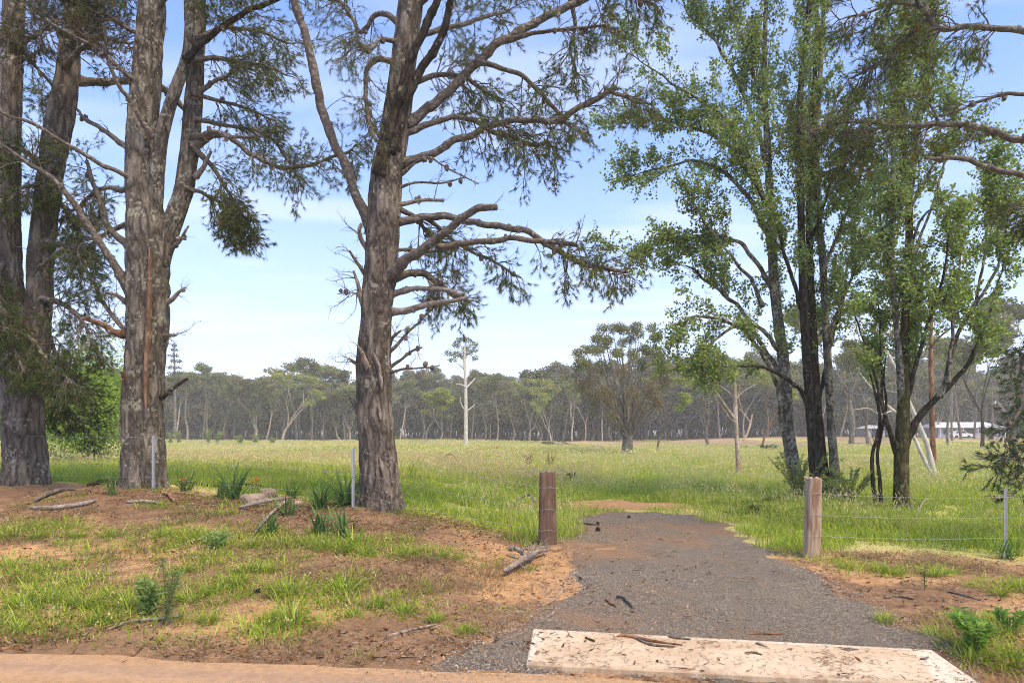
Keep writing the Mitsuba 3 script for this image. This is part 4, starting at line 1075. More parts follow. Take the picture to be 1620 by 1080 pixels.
for px, Y, lab in ((1506, 128, 'slim eucalypt in front of the left end of the low white-roofed house'), (1521, 134, 'thin dark eucalypt in front of the parked white car'), (1541, 138, 'brown eucalypt just left of the dark twin trunks'), (1570, 132, 'slim eucalypt right of the dark twin trunks, before the house')):
    euc('tall_a' if px % 2 else 'tall_b', px, Y, 520 + px % 37, lab, GREY, px * 3.0, 0.9)
rng = np.random.default_rng(77)
for i, px in enumerate(list(np.arange(272, 1000, 26)) + list(np.arange(1085, 1610, 30))):
    px = px + rng.uniform(-9, 9)
    Y = rng.uniform(148, 168)
    euc(['tall_a', 'spread_a', 'tall_b', 'spread_b', 'wood_b', 'wood_a'][i % 6], px, Y, rng.uniform(582, 622) if px < 1000 else rng.uniform(565, 606),
        'dull green eucalypt with a grey trunk in the front row of the far wood' if i % 5 > 1 else 'dull green eucalypt with a pale trunk in the front row of the far wood',
        GREY if i % 5 > 1 else PALE, rng.uniform(0, 360), rng.uniform(0.8, 1.2), WOOD if i % 5 > 1 else 'pale-trunked ' + WOOD)

# the big fan-shaped tree
root = thing('fan_tree', 'big fan-shaped grey tree alone in the paddock, wide crown of fine upswept limbs', 'tree')
rng = np.random.default_rng(31)
b = gp(992, 719)
Yb = b[1]
hh = EYE + (HY - 520) / F * Yb - b[2]
part(root, 'trunk', mikit.ply(tube(np.array([b + [0, 0, -0.3], b + [0.02, 0, 0.6], b + [0.05, 0, 1.5], b + [0.1, 0, 2.6]]), [0.55, 0.46, 0.42, 0.34], 16, bark_disp(3, 0.08)), 'grey_bark_bsdf', True))
dome = [(965, 523, 13, 5), (984, 521, 13, 5), (1003, 519, 13, 5), (1021, 523, 12, 5), (942, 536, 13, 5), (962, 541, 12, 5), (996, 538, 13, 5), (1031, 536, 13, 5), (930, 550, 12, 5), (917, 564, 11, 5), (909, 580, 10, 4),
        (904, 594, 9, 4), (928, 578, 12, 5), (952, 556, 13, 5), (976, 557, 12, 5), (1004, 556, 13, 5), (1027, 553, 13, 5), (1045, 560, 11, 5), (1052, 578, 11, 5), (940, 596, 14, 7), (1040, 596, 14, 7), (960, 580, 14, 6),
        (1015, 578, 14, 6), (985, 590, 14, 7), (925, 612, 14, 8), (950, 622, 15, 9), (1030, 618, 15, 9), (1052, 606, 11, 7), (975, 625, 15, 9), (1003, 625, 15, 9), (935, 640, 12, 7), (1040, 640, 12, 7), (960, 650, 12, 8), (1015, 652, 12, 8)]
s_ = Yb / F
paths_, leafs_ = [], []
for k_, (x, y, rx, ry) in enumerate(dome * 2):
    edge_ = min(1.0, math.hypot((x - 985) / 80, (y - 610) / 95))
    dep = float(rng.uniform(-1, 1)) * 4.3 * math.sqrt(max(0.05, 1 - edge_ ** 2)) + float(rng.normal()) * 0.3
    tip = P(x + rng.normal() * 6, y + rng.normal() * 4, Yb + dep)
    st = b + np.array([rng.normal() * 0.22, rng.normal() * 0.22, rng.uniform(1.2, 2.4)])
    md = st * 0.45 + tip * 0.55 + np.array([0, 0, 0.25 * abs(tip[0] - st[0]) * -0.5 + 0.2])
    t = np.linspace(0, 1, 9)[:, None]
    q_ = (1 - t) ** 2 * st + 2 * t * (1 - t) * md + t ** 2 * tip
    q_ = q_ + np.cumsum(rng.normal(size=q_.shape) * [0.07, 0.07, 0.03], axis=0) * t * (1.2 - t)
    paths_.append(q_)
    low_ = y > 588
    n = int(rx * ry * (3.2 if low_ else 5.6))
    d = unit(rng.normal(size=(n, 3))) * rng.uniform(0.1, 1, (n, 1)) ** 0.45
    p_ = q_[-1] + d * [rx * s_ * 0.85, rx * s_ * 0.8, ry * s_ * 1.7]
    ln = rng.uniform(0.12, 0.24, n)
    leafs_.append(kites(p_, unit(rng.normal(size=(n, 3)) + [0, 0, -0.4]), ln, ln * 0.4, rng, jitter_col(n, (0.22, 0.19, 0.11) if low_ else (0.24, 0.25, 0.105), rng, 0.15, 0.05), 0.1))
paths_ = np.array(paths_)
for q_ in paths_[:34:2]:
    part(root, 'limb', mikit.ply(tube(q_, np.linspace(0.11, 0.02, 9), 6), 'grey_bark_bsdf', True))
rest_ = np.concatenate([paths_[1:34:2], paths_[34:]])
sub = spawn(paths_, 4, 0.35, 1.0, (0.6, 1.5), 0.5, 0.0, 0.1, 4, rng, up=0.2, taper=0.4)
part(root, 'twigs', mikit.ply(cat([batch_tube(rest_, taper_r(rest_, 0.07, 0.015), 5), batch_tube(sub, taper_r(sub, 0.018, 0.007), 3)]), 'grey_bark_bsdf'), None, 'stuff')
v, f, cc = cat(leafs_)
part(root, 'crown', mikit.ply((v, f), 'leaf_bsdf', False, color=cc), None, 'stuff')


def traced_tree(label, trunk_px, Y, limbs_px, bark, clumps, seed, col=G1, per=130, leaf=(0.16, 0.3), crown_sz=0.02, name='eucalypt_tree', sides=10):
    """A tree traced limb by limb: clumps are (x, y, rx, ry) pixel ellipses of foliage round the limb ends, given a round depth."""
    root = thing(name, label, 'tree')
    rng = np.random.default_rng(seed)
    for tp in (trunk_px if isinstance(trunk_px[0], list) else [trunk_px]):
        p, r = px_path(tp, Y)
        p[0, 2] -= 0.2
        part(root, 'trunk', mikit.ply(tube(p, r, sides, bark_disp(seed, 0.08)), bark, True))
    for i, l in enumerate(limbs_px):
        p, r = px_path(l, Y, float(rng.uniform(-0.06, 0.06) * Y))
        part(root, 'branch', mikit.ply(tube(p, np.maximum(r, 0.012), 6), bark, True))
    if clumps:
        out = []
        for x, y, rx, ry in clumps:
            n = int(per * (rx * ry) / 80.0) + 20
            d = unit(rng.normal(size=(n, 3))) * rng.uniform(0.1, 1, (n, 1)) ** 0.45
            s = Y / F
            c0 = P(x, y, Y + float(rng.uniform(-1, 1)) * rx * s * 0.7)
            p = c0 + d * [rx * s, rx * s * 0.9, ry * s]
            ln = rng.uniform(*leaf, n)
            tone = 1 + 0.2 * rng.uniform(-1, 1)
            out.append(kites(p, unit(rng.normal(size=(n, 3)) + [0, 0, -0.5]), ln, ln * 0.42, rng, jitter_col(n, np.array(col) * tone, rng, 0.28, 0.1), 0.1))
        v, f, c = cat(out)
        part(root, 'crown', mikit.ply((v, f), 'leaf_bsdf', False, color=c), None, 'stuff')
    return root


traced_tree('single tall white-trunked eucalypt with a small tufted crown, standing alone in mid paddock', [(737, 714, 8), (737, 690, 6.5), (737, 640, 5.5), (736, 600, 4.5), (735, 575, 4), (735, 555, 3), (737, 540, 1.5)], 76, [
    [(735, 585, 3), (728, 578, 2), (720, 572, 1.2)], [(736, 615, 3), (745, 606, 2), (752, 598, 1.3)], [(737, 612, 3), (728, 608, 2), (721, 608, 1)], [(735, 565, 2.5), (745, 555, 1.5), (752, 545, 1)],
    [(735, 570, 2.5), (722, 560, 1.5), (712, 556, 1)], [(735, 560, 2), (728, 545, 1.3), (722, 540, 1)], [(737, 650, 2), (730, 640, 1.5), (728, 628, 1)], [(737, 652, 2), (745, 645, 1.4), (751, 640, 1)]],
    'white_bark_bsdf', [(728, 537, 8, 5), (738, 537, 8, 5), (722, 545, 8, 6), (749, 545, 8, 6), (738, 550, 8, 5), (709, 558, 6, 5), (721, 560, 9, 6), (733, 561, 8, 6), (716, 569, 8, 4), (751, 566, 6, 4), (744, 557, 6, 4), (752, 553, 5, 4)], 41, (0.17, 0.19, 0.08), 240, (0.14, 0.28))
traced_tree('thin white dead-looking eucalypt with orange patches standing in the grass left of the poplar clump', [(1170, 757, 9), (1168, 735, 8), (1166, 700, 7), (1164, 660, 6.5), (1163, 625, 6), (1162, 598, 4)], 28.5, [
    [(1168, 702, 4), (1180, 690, 3), (1187, 670, 3), (1190, 655, 2)], [(1163, 662, 4), (1150, 645, 3), (1140, 630, 2.5), (1125, 612, 2), (1105, 596, 1.2)], [(1163, 632, 3), (1150, 618, 2), (1130, 604, 1.4)],
    [(1163, 632, 3), (1175, 620, 2), (1195, 608, 1.2)], [(1164, 668, 3), (1155, 662, 2.4), (1140, 640, 1.6), (1128, 628, 1)], [(1187, 668, 2), (1178, 655, 1.6), (1168, 645, 1)]],
    PALE, [(1160, 598, 9, 5), (1108, 594, 22, 8), (1136, 588, 22, 8), (1186, 600, 20, 7), (1180, 580, 24, 9), (1128, 612, 16, 5), (1150, 572, 20, 8), (1205, 604, 14, 5)], 42, (0.26, 0.28, 0.09), 45, (0.06, 0.11))
traced_tree('white twin-stemmed eucalypt leaning far to the left behind the mossy poplar', [[(1480, 760, 10), (1474, 735, 9), (1465, 700, 8), (1452, 668, 7), (1440, 640, 6), (1425, 600, 5), (1405, 560, 4), (1385, 520, 2)],
    [(1476, 755, 7), (1466, 735, 6), (1455, 712, 6), (1445, 690, 5), (1425, 660, 5), (1400, 638, 4), (1380, 615, 3), (1360, 590, 2)]], 26.5, [
    [(1440, 640, 2.4), (1422, 622, 2), (1404, 618, 1.4), (1388, 604, 0.8)], [(1410, 650, 2), (1392, 655, 1.6), (1374, 646, 1.2), (1350, 648, 0.8)], [(1405, 560, 2), (1382, 548, 1.4), (1362, 552, 0.8)],
    [(1390, 628, 3), (1372, 590, 2), (1365, 560, 1.5), (1350, 530, 1)], [(1425, 600, 3), (1430, 570, 2), (1425, 540, 1)]],
    'white_bark_bsdf', [(1370, 520, 26, 12), (1350, 545, 20, 10), (1400, 500, 18, 10)], 43, (0.15, 0.17, 0.06), 60, (0.08, 0.14))
traced_tree('straight eucalypt trunk with peeling orange-brown bark right of the mossy poplar', [(1479, 746, 11), (1477, 720, 9), (1475, 690, 8), (1474, 650, 8), (1473, 600, 7), (1472, 550, 6), (1474, 500, 4), (1476, 460, 2)], 36, [
    [(1472, 550, 4), (1490, 530, 3), (1510, 515, 2)], [(1473, 520, 3), (1455, 500, 2), (1440, 490, 1)]],
    'orange_bark_bsdf', [(1500, 510, 22, 10), (1450, 485, 20, 10), (1476, 460, 20, 10)], 44, (0.12, 0.14, 0.05), 70, (0.1, 0.17))
# tiered conifer behind the second pine
traced_tree('dark tiered conifer showing behind the second pine', [(277, 704, 5), (277, 640, 4), (276, 580, 3), (275, 540, 1)], 140, [], GREY,
            [(275, 545, 5, 2), (277, 553, 8, 2), (274, 562, 10, 2), (279, 571, 11, 2), (275, 581, 13, 2), (278, 590, 14, 2.5), (275, 600, 14, 2.5)], 45, (0.05, 0.065, 0.035), 260, (0.3, 0.5), name='conifer_tree')

# the wood behind, too dense to count
for kname in ('wood_a', 'wood_b', 'wood_c', 'under'):
    w, (v, f, c) = euc_mesh(**KINDS[kname])
    scene['proto_' + kname] = {'type': 'shapegroup', 'bark': mikit.ply(w, 'grey_bark_bsdf', True), 'leaf': mikit.ply((v, f), 'leaf_bsdf', False, color=c)}
rng = np.random.default_rng(89)
n = 6
b0 = np.stack([rng.uniform(-4, 4, n), rng.uniform(-4, 4, n), np.full(n, -0.4)], 1)
tp = b0 + np.stack([rng.normal(size=n) * 1.1, rng.normal(size=n) * 1.1, rng.uniform(6, 10, n)], 1)
pp_ = b0[:, None] + (tp - b0)[:, None] * np.linspace(0, 1, 5)[None, :, None] + np.sin(np.linspace(0, 3, 5))[None, :, None] * rng.normal(size=(n, 1, 3)) * [0.25, 0.25, 0]
br_ = spawn(pp_, 6, 0.35, 1.0, (1.0, 2.5), 0.6, -0.02, 0.12, 4, rng, up=0.3)
scene['proto_poles'] = {'type': 'shapegroup', 'bark': mikit.ply(cat([batch_tube(pp_, taper_r(pp_, 0.13, 0.06), 5), batch_tube(br_, taper_r(br_, 0.05, 0.02), 3)]), 'thicket_bark_bsdf', True)}
labels['wood'] = {'label': 'dense dull green eucalypt wood closing off the far side of the paddock', 'category': 'wood', 'kind': 'stuff'}
rng = np.random.default_rng(88)
i = 0
for Y, step, under in ((172, 7, 1), (182, 7, 1), (194, 7.5, 1), (208, 8, 1), (224, 9, 1), (244, 10, 1), (268, 11, 1), (300, 12, 1)):
    for x in np.arange(-1.05 * Y, 1.05 * Y, step):
        x_, y_ = x + rng.uniform(-0.4, 0.4) * step, Y + rng.uniform(-5, 5)
        if abs(x_ - 0.654 * y_) < 12 and y_ < 185:
            continue
        s = rng.uniform(0.78, 1.2) * (1.0 + (Y - 170) * 0.0032) * (1.0 if x_ < 10 else 1.18)
        i += 1
        scene[f'wood__{i:03d}'] = {'type': 'instance', 'to_world': T().translate([x_, y_, float(terrain(x_, y_))]).rotate([0, 0, 1], rng.uniform(0, 360)).scale([s, s, s]),
                                   'g': {'type': 'ref', 'id': 'proto_' + ('wood_a', 'wood_b', 'wood_c')[rng.integers(3)]}}
        for _ in range(2 if Y < 230 else 1):
            i += 1
            xx, yy = x_ + rng.uniform(-4, 4), y_ + rng.uniform(-5, 5)
            scene[f'wood__{i:03d}'] = {'type': 'instance', 'to_world': T().translate([xx, yy, float(terrain(xx, yy))]).rotate([0, 0, 1], rng.uniform(0, 360)).scale(rng.uniform(0.85, 1.25)), 'g': {'type': 'ref', 'id': 'proto_poles'}}
        for _ in range(under + 1):
            s = rng.uniform(0.6, 1.35)
            i += 1
            x__ = x_ + rng.uniform(-4, 4)
            scene[f'wood__{i:03d}'] = {'type': 'instance', 'to_world': T().translate([x__, y_ + 3, float(terrain(x__, y_ + 3))]).rotate([0, 0, 1], rng.uniform(0, 360)).scale([s * 1.3, s * 1.3, s]),
                                       'g': {'type': 'ref', 'id': 'proto_under'}}
# ------------------------------------------------------------------ grass
def ribbons(base, az, tilt, L, W, bend, col, segs=2, rng=None, tipcol=None):
    """Arching blades. az: compass angle, tilt: lean from upright at the foot (rad), bend: extra lean gained along the blade."""
    n = len(base)
    h = np.stack([np.cos(az), np.sin(az), 0 * az], -1)
    side = np.stack([-np.sin(az), np.cos(az), 0 * az], -1)
    if rng is not None:
        side = unit(side + 0.6 * h * rng.uniform(-1, 1, (n, 1)))
    pts = [base]
    for i in range(segs):
        a = tilt + bend * (i + 0.5) / segs
        pts.append(pts[-1] + (h * np.sin(a)[:, None] + np.array([0, 0, 1.0]) * np.cos(a)[:, None]) * (L / segs)[:, None])
    prof = np.interp(np.linspace(0, 1, segs + 1), [0, 0.35, 0.75, 1], [0.7, 1.0, 0.65, 0.0])
    vs, cs = [], []
    for i in range(segs):
        w = (W * prof[i] / 2)[:, None]
        vs += [pts[i] - side * w, pts[i] + side * w]
        c = col if tipcol is None else col * (1 - i / segs) + tipcol * (i / segs)
        cs += [c, c]
    vs.append(pts[-1])
    cs.append(col if tipcol is None else tipcol)
    k = len(vs)
    v, c = np.stack(vs, 1).reshape(-1, 3), np.stack(cs, 1).reshape(-1, 3)
    tri = []
    for i in range(segs - 1):
        a = 2 * i
        tri += [[a, a + 1, a + 3], [a, a + 3, a + 2]]
    tri.append([k - 3, k - 2, k - 1])
    f = (np.array(tri)[None] + (np.arange(n) * k)[:, None, None]).reshape(-1, 3)
    return v, f, c


def grass_patch(seed, R, n, h, w, cols, tilt=0.35, bend=0.9, heads=0, head_col=(0.62, 0.57, 0.26), segs=2, clump=0, mixing=1.0):
    rng = np.random.default_rng(seed)
    r, a = R * np.sqrt(rng.uniform(0, 1, n)), rng.uniform(0, 2 * np.pi, n)
    base = np.stack([r * np.cos(a), r * np.sin(a), np.full(n, -0.02)], 1)
    az = rng.uniform(0, 2 * np.pi, n)
    if clump:
        az = a + rng.normal(size=n) * 0.6
    pick = rng.integers(0, len(cols), n)
    own = np.array(cols)[rng.integers(0, len(cols))]
    col = np.clip((mixing * np.array(cols)[pick] + (1 - mixing) * own) * (1 + 0.5 * mixing * rng.uniform(-0.5, 0.5, (n, 1))), 0.01, 1)
    L = rng.uniform(h[0], h[1], n)
    ti = np.abs(rng.normal(size=n)) * tilt + (0.5 * tilt * r / R if clump else 0)
    out = [ribbons(base, az, ti, L, np.full(n, w) * rng.uniform(0.7, 1.3, n), rng.uniform(0.2, 1, n) * bend, col, segs, rng)]
    if heads:
        r, a = R * np.sqrt(rng.uniform(0, 1, heads)), rng.uniform(0, 2 * np.pi, heads)
        b = np.stack([r * np.cos(a), r * np.sin(a), np.zeros(heads)], 1)
        L = rng.uniform(h[1] * 0.9, h[1] * 1.5, heads)
        az = rng.uniform(0, 2 * np.pi, heads)
        hc = jitter_col(heads, head_col, rng, 0.25, 0.08)
        out.append(ribbons(b, az, np.full(heads, 0.12), L, np.full(heads, w * 0.45), np.full(heads, 0.3), hc, 2, rng))
        top = b + np.stack([np.cos(az) * 0.22, np.sin(az) * 0.22, np.full(heads, 0.96)], 1) * L[:, None] * 0.93
        for _ in range(3):
            out.append(kites(top + rng.normal(size=top.shape) * [w * 2, w * 2, h[1] * 0.08], unit(rng.normal(size=top.shape) * 0.4 + [0, 0, 1]), np.full(heads, h[1] * 0.2), np.full(heads, w * 1.4), rng, hc * 1.1))
    return cat(out)


def proto(name, mesh):
    v, f, c = mesh
    scene['proto_' + name] = {'type': 'shapegroup', 'blades': mikit.ply((v, f), 'grass_bsdf', False, color=c)}


LUSH = [(0.30, 0.43, 0.05), (0.38, 0.50, 0.07), (0.24, 0.36, 0.04), (0.44, 0.50, 0.11)]
YEL = [(0.48, 0.54, 0.10), (0.56, 0.57, 0.15), (0.40, 0.49, 0.08), (0.56, 0.50, 0.21)]
DRY = [(0.58, 0.52, 0.20), (0.52, 0.54, 0.14), (0.60, 0.50, 0.24), (0.46, 0.51, 0.11)]
for s in range(4):
    proto(f'near{s}', grass_patch(200 + s, 0.55, 330, (0.10, 0.26), 0.011, LUSH, 0.4, 1.0, 4, (0.34, 0.30, 0.14)))
    proto(f'tall{s}', grass_patch(210 + s, 0.6, 280, (0.18, 0.40), 0.011, LUSH + YEL[:2], 0.3, 0.9, 9))
    proto(f'mid{s}', grass_patch(220 + s, 1.2, 420, (0.16, 0.36), 0.024, YEL + LUSH[:2], 0.35, 0.8, 16, mixing=0.4))
    proto(f'dry{s}', grass_patch(230 + s, 1.2, 330, (0.20, 0.42), 0.022, DRY + YEL[:3], 0.3, 0.6, 24, (0.58, 0.49, 0.25), mixing=0.4))
    proto(f'far{s}', grass_patch(240 + s, 2.6, 420, (0.20, 0.42), 0.06, YEL + YEL + LUSH[1:2], 0.35, 0.7, 25, mixing=0.4))
    proto(f'fardry{s}', grass_patch(250 + s, 2.6, 360, (0.14, 0.32), 0.06, DRY + YEL, 0.35, 0.6, 40, mixing=0.4))
    proto(f'sprig{s}', grass_patch(260 + s, 0.16, 34, (0.07, 0.19), 0.009, LUSH, 0.6, 0.9, 0, clump=1))
    proto(f'dead{s}', grass_patch(280 + s, 0.24, 60, (0.06, 0.16), 0.007, [(0.34, 0.26, 0.13), (0.26, 0.18, 0.09), (0.40, 0.32, 0.18)], 0.95, 0.6, 0, clump=1))
    proto(f'mat{s}', grass_patch(270 + s, 0.22, 60, (0.05, 0.13), 0.008, LUSH + YEL[1:2], 0.75, 0.7, 1, clump=1))


def place(key, protos, pts, smin, smax, rng):
    start = sum(1 for k in scene if k.startswith(key + '__'))
    for i, (x, y) in enumerate(pts):
        s = rng.uniform(smin, smax)
        scene[f'{key}__{start + i + 1:03d}'] = {'type': 'instance', 'g': {'type': 'ref', 'id': 'proto_' + protos[rng.integers(len(protos))]},
                                                'to_world': T().translate([float(x), float(y), ZG(x, y)]).rotate([0, 0, 1], float(rng.uniform(0, 360))).scale([s, s, s * float(rng.uniform(0.85, 1.15))])}


def ZG(x, y):
    return float(terrain(x, y))


def nz(x, y, k, seed, o=3):
    return meshkit.fbm(np.stack([np.asarray(x) * k, np.asarray(y) * k, 0 * np.asarray(x)], -1), o, seed)


def scatter(y0, y1, per_m2, rng, wide=0.92):
    ys_ = np.sqrt(rng.uniform(y0 ** 2, y1 ** 2, int(per_m2 * wide * (y1 ** 2 - y0 ** 2))))
    return rng.uniform(-wide, wide, len(ys_)) * ys_, ys_


def n3(s):
    return [f'{s}{i}' for i in range(4)]


labels['meadow_grass'] = {'label': 'lush green grass of the paddock behind the fence', 'category': 'grass', 'kind': 'stuff'}
labels['seeding_grass'] = {'label': 'dry brownish seeding grass in the middle of the paddock', 'category': 'grass', 'kind': 'stuff'}
labels['verge_grass'] = {'label': 'low patchy green grass on the bare roadside bank', 'category': 'grass', 'kind': 'stuff'}
rng = np.random.default_rng(301)


def in_drive(x, y, m=0.0):
    pt = shapely.points(x, y)
    s = np.where(shapely.contains(DRIVE, pt), 1, -1) * shapely.distance(DRIVE.exterior, pt)
    return s > m


# near paddock
x, y = scatter(10.5, 23, 3.0, rng)
u = y - y_fence(x)
trail = np.exp(-((x - gp(930, 796)[0] + 0.0) / 3.2) ** 2 - ((y - 17.2) / 1.3) ** 2)
k_ = (u > np.where(x < 0.3, 0.75 + 1.7 * (nz(x, y, 0.8, 3) - 0.35), -0.1)) & ~in_drive(x, y, -0.05) & (trail < 0.45 + 0.4 * (nz(x, y, 1.3, 6) - 0.5))
k_ &= (np.abs(x - 0.0) > 20) | (u > -0.3)
x, y = x[k_], y[k_]
tall = (nz(x, y, 0.4, 12) > 0.52) & (x > -1)
place('meadow_grass', n3('near'), np.stack([x, y], 1)[~tall], 0.7, 1.15, rng)
place('meadow_grass', n3('tall'), np.stack([x, y], 1)[tall], 0.7, 1.05, rng)
x, y = scatter(22, 48, 0.75, rng)
d = nz(x, y, 0.13, 14) + 0.35 * sst(27, 32, y) * (1 - sst(42, 50, y)) * sst(6, -4, x) - 0.05
dry = d > 0.66
place('meadow_grass', n3('mid'), np.stack([x, y], 1)[~dry], 0.75, 1.2, rng)
place('seeding_grass', n3('dry'), np.stack([x, y], 1)[dry], 0.8, 1.15, rng)
x, y = scatter(46, 140, 0.13, rng)
bare = (nz(x, y * 0.55, 0.075, 15) + 0.24 * sst(80, 110, y) * sst(-12, 25, x) + 0.08 * sst(100, 130, y)) > 0.72
x, y = x[~bare], y[~bare]
dry = nz(x, y, 0.06, 16) + 0.2 * sst(100, 130, y) > 0.70
place('meadow_grass', n3('far'), np.stack([x, y], 1)[~dry], 0.8, 1.15, rng)
place('seeding_grass', n3('fardry'), np.stack([x, y], 1)[dry], 0.8, 1.1, rng)

# grass on the bank and the right-hand verge: (pixel x, pixel y, radius in metres, strength)
BLOBS = [(10, 840, .5, 1), (60, 838, .45, .9), (125, 838, .35, .8), (170, 842, .3, .9), (255, 838, .35, .9), (300, 852, .5, .8), (180, 855, .6, .7), (340, 860, .4, .9), (400, 850, .5, .9), (460, 858, .5, .9), (510, 862, .5, 1),
         (580, 862, .5, .9), (625, 872, .45, .8), (700, 880, .3, .5), (330, 815, .25, .5), (245, 800, .25, .4), (30, 905, .6, .8), (105, 900, .4, .6), (170, 880, .5, .6), (330, 890, .5, .7), (395, 902, .4, .9), (430, 890, .4, .7),
         (340, 930, .45, .9), (300, 945, .5, .8), (455, 930, .25, .9), (545, 930, .35, .9), (480, 950, .4, .8), (600, 950, .4, .7), (640, 965, .35, .8), (690, 970, .25, .6), (60, 945, .6, 1), (130, 950, .6, 1), (210, 950, .5, 1), (30, 985, .5, 1),
         (110, 985, .5, .9), (160, 975, .4, .8), (300, 985, .35, .6), (330, 1000, .3, .7), (400, 985, .35, .7), (465, 990, .3, .9), (60, 1015, .35, .7), (110, 1020, .3, .6), (560, 970, .3, .6), (420, 1005, .3, .6), (540, 1040, .2, .4), (740, 1000, .15, .8),
         (1340, 895, .35, .7), (1390, 900, .35, .9), (1420, 905, .35, .7), (1480, 905, .2, .7), (1600, 930, .35, 1), (1570, 930, .25, .7), (1310, 885, .25, .5), (1400, 985, .2, .9), (1450, 995, .22, .8), (1485, 1005, .25, 1), (1530, 1000, .3, 1),
         (1580, 990, .35, 1), (1615, 985, .3, 1), (1600, 1025, .3, 1), (1560, 1030, .2, .9), (1005, 925, .12, .6), (1010, 815, .3, .5), (1050, 800, .5, .7), (800, 800, .5, .7), (860, 800, .5, .6), (650, 812, .3, .5), (760, 830, .4, .4)]
bw = np.array([[*gp(b[0], b[1])[:2], b[2], b[3]] for b in BLOBS])
x = rng.uniform(-8.5, 8.0, 26000)
y = rng.uniform(4.9, 13.5, 26000)
dens = np.zeros_like(x)
for bx, by, r, s in bw:
    dens = np.maximum(dens, s * np.exp(-((x - bx) ** 2 + (y - by) ** 2 * 1.5) / r ** 2))
dens = dens * (0.45 + 1.1 * nz(x, y, 2.2, 18)) + 0.10 * (nz(x, y, 1.2, 19) > 0.55) * (x < 0.5)
inv = (y > y_road(x) + 0.12) & (y < y_fence(x) + 1.4) & ~in_drive(x, y, -0.1) & (np.abs(x) < 0.8 * y)
k_ = inv & (rng.uniform(size=len(x)) < dens * 0.40)
x, y = x[k_], y[k_]
m_ = rng.uniform(size=len(x)) < 0.5
place('verge_grass', n3('sprig'), np.stack([x, y], 1)[m_], 0.7, 1.5, rng)
place('verge_grass', n3('mat'), np.stack([x, y], 1)[~m_], 0.7, 1.3, rng)
x = rng.uniform(-8.5, 8.0, 5200)
y = rng.uniform(4.9, 13.0, 5200)
k_ = (y > y_road(x) + 0.08) & (y < y_fence(x) + 0.6) & ~in_drive(x, y, -0.15) & (np.abs(x) < 0.8 * y) & (nz(x, y, 1.0, 24) + 0.25 * np.exp(-((y - y_road(x) - 0.3) / 0.3) ** 2) > 0.55)
labels['dead_grass'] = {'label': 'matted dead straw-coloured grass on the roadside bank', 'category': 'dead grass', 'kind': 'stuff'}
place('dead_grass', n3('dead'), np.stack([x, y], 1)[k_], 0.6, 1.2, rng)
# a few blades in the gravel
x = rng.uniform(0.2, 5.0, 240)
y = rng.uniform(6.2, 14.5, 240)
k_ = in_drive(x, y, 0.05) & (nz(x, y, 1.5, 23) > 0.56)
place('verge_grass', n3('sprig'), np.stack([x, y], 1)[k_], 0.25, 0.6, rng)

# countable tussocks on the bank
TUSS = [grass_patch(300 + s, 0.12, 150, (0.18, 0.36), 0.011, LUSH + [(0.27, 0.30, 0.10)], 0.75, 1.1, 0, clump=1, segs=3) for s in range(4)]
TPLY = [mikit.ply((v, f), 'grass_bsdf', False, color=c) for v, f, c in TUSS]


def tussock(px, py, s, label, group=None, i=[0]):
    p = gp(px, py)
    i[0] += 1
    k = thing('grass_tussock', label, 'grass tussock', group)
    scene[k] = {**TPLY[i[0] % 4], 'to_world': T().translate(p.tolist()).rotate([0, 0, 1], i[0] * 77.0).scale(s)}


tussock(462, 985, 1.0, 'tall rounded grass tussock low on the bank, nearest the road in the middle')
tussock(455, 938, 0.9, 'wide grass tussock alone on orange soil halfway up the bank')
tussock(545, 938, 0.95, 'broad bright grass tussock right of the lone one, above the long grey stick')
tussock(740, 1004, 0.5, 'small grass tussock at the left edge of the driveway gravel')
tussock(1400, 988, 0.55, 'small grass tussock on the right edge of the driveway above the slab')
tussock(1478, 1008, 0.6, 'grass tussock with pale leaf bases right of the slab corner')
tussock(1535, 1045, 0.7, 'arching grass tussock hanging over the roadside drain')
tussock(1600, 1050, 0.8, 'grass tussock with brown leaf bases at the right edge by the drain')
tussock(1480, 912, 0.55, 'small upright grass tussock alone on the orange soil right of the pale gate post')
for px, py, s in [(20, 850, 1.1), (60, 850, .8), (260, 848, .8), (340, 858, .9), (400, 866, .9), (505, 868, .9), (540, 872, .8), (580, 876, .9), (640, 880, .7), (340, 938, .9), (370, 925, .8), (390, 905, .9), (420, 905, .7), (300, 950, .8), (330, 985, .7),
                  (130, 960, .9), (90, 950, .8), (40, 960, .9), (160, 985, .8), (30, 1000, .7), (200, 960, .9), (640, 972, .7), (600, 960, .7), (690, 985, .6), (560, 975, .6), (420, 985, .7), (255, 850, .7), (120, 850, .7), (175, 850, .7), (290, 905, .7),
                  (1340, 900, .6), (1390, 905, .7), (1425, 908, .6), (1580, 940, .8), (1612, 935, .9), (1560, 1010, .7), (1590, 1005, .8)]:
    tussock(px, py, s * 0.85, 'green grass tussock among low grass on the bare verge', 'grass tussocks on the verge')

# ------------------------------------------------------------------ strappy plants, ferns, weeds
STRAP = [(0.10, 0.19, 0.055), (0.14, 0.25, 0.07), (0.08, 0.16, 0.045), (0.21, 0.32, 0.11)]


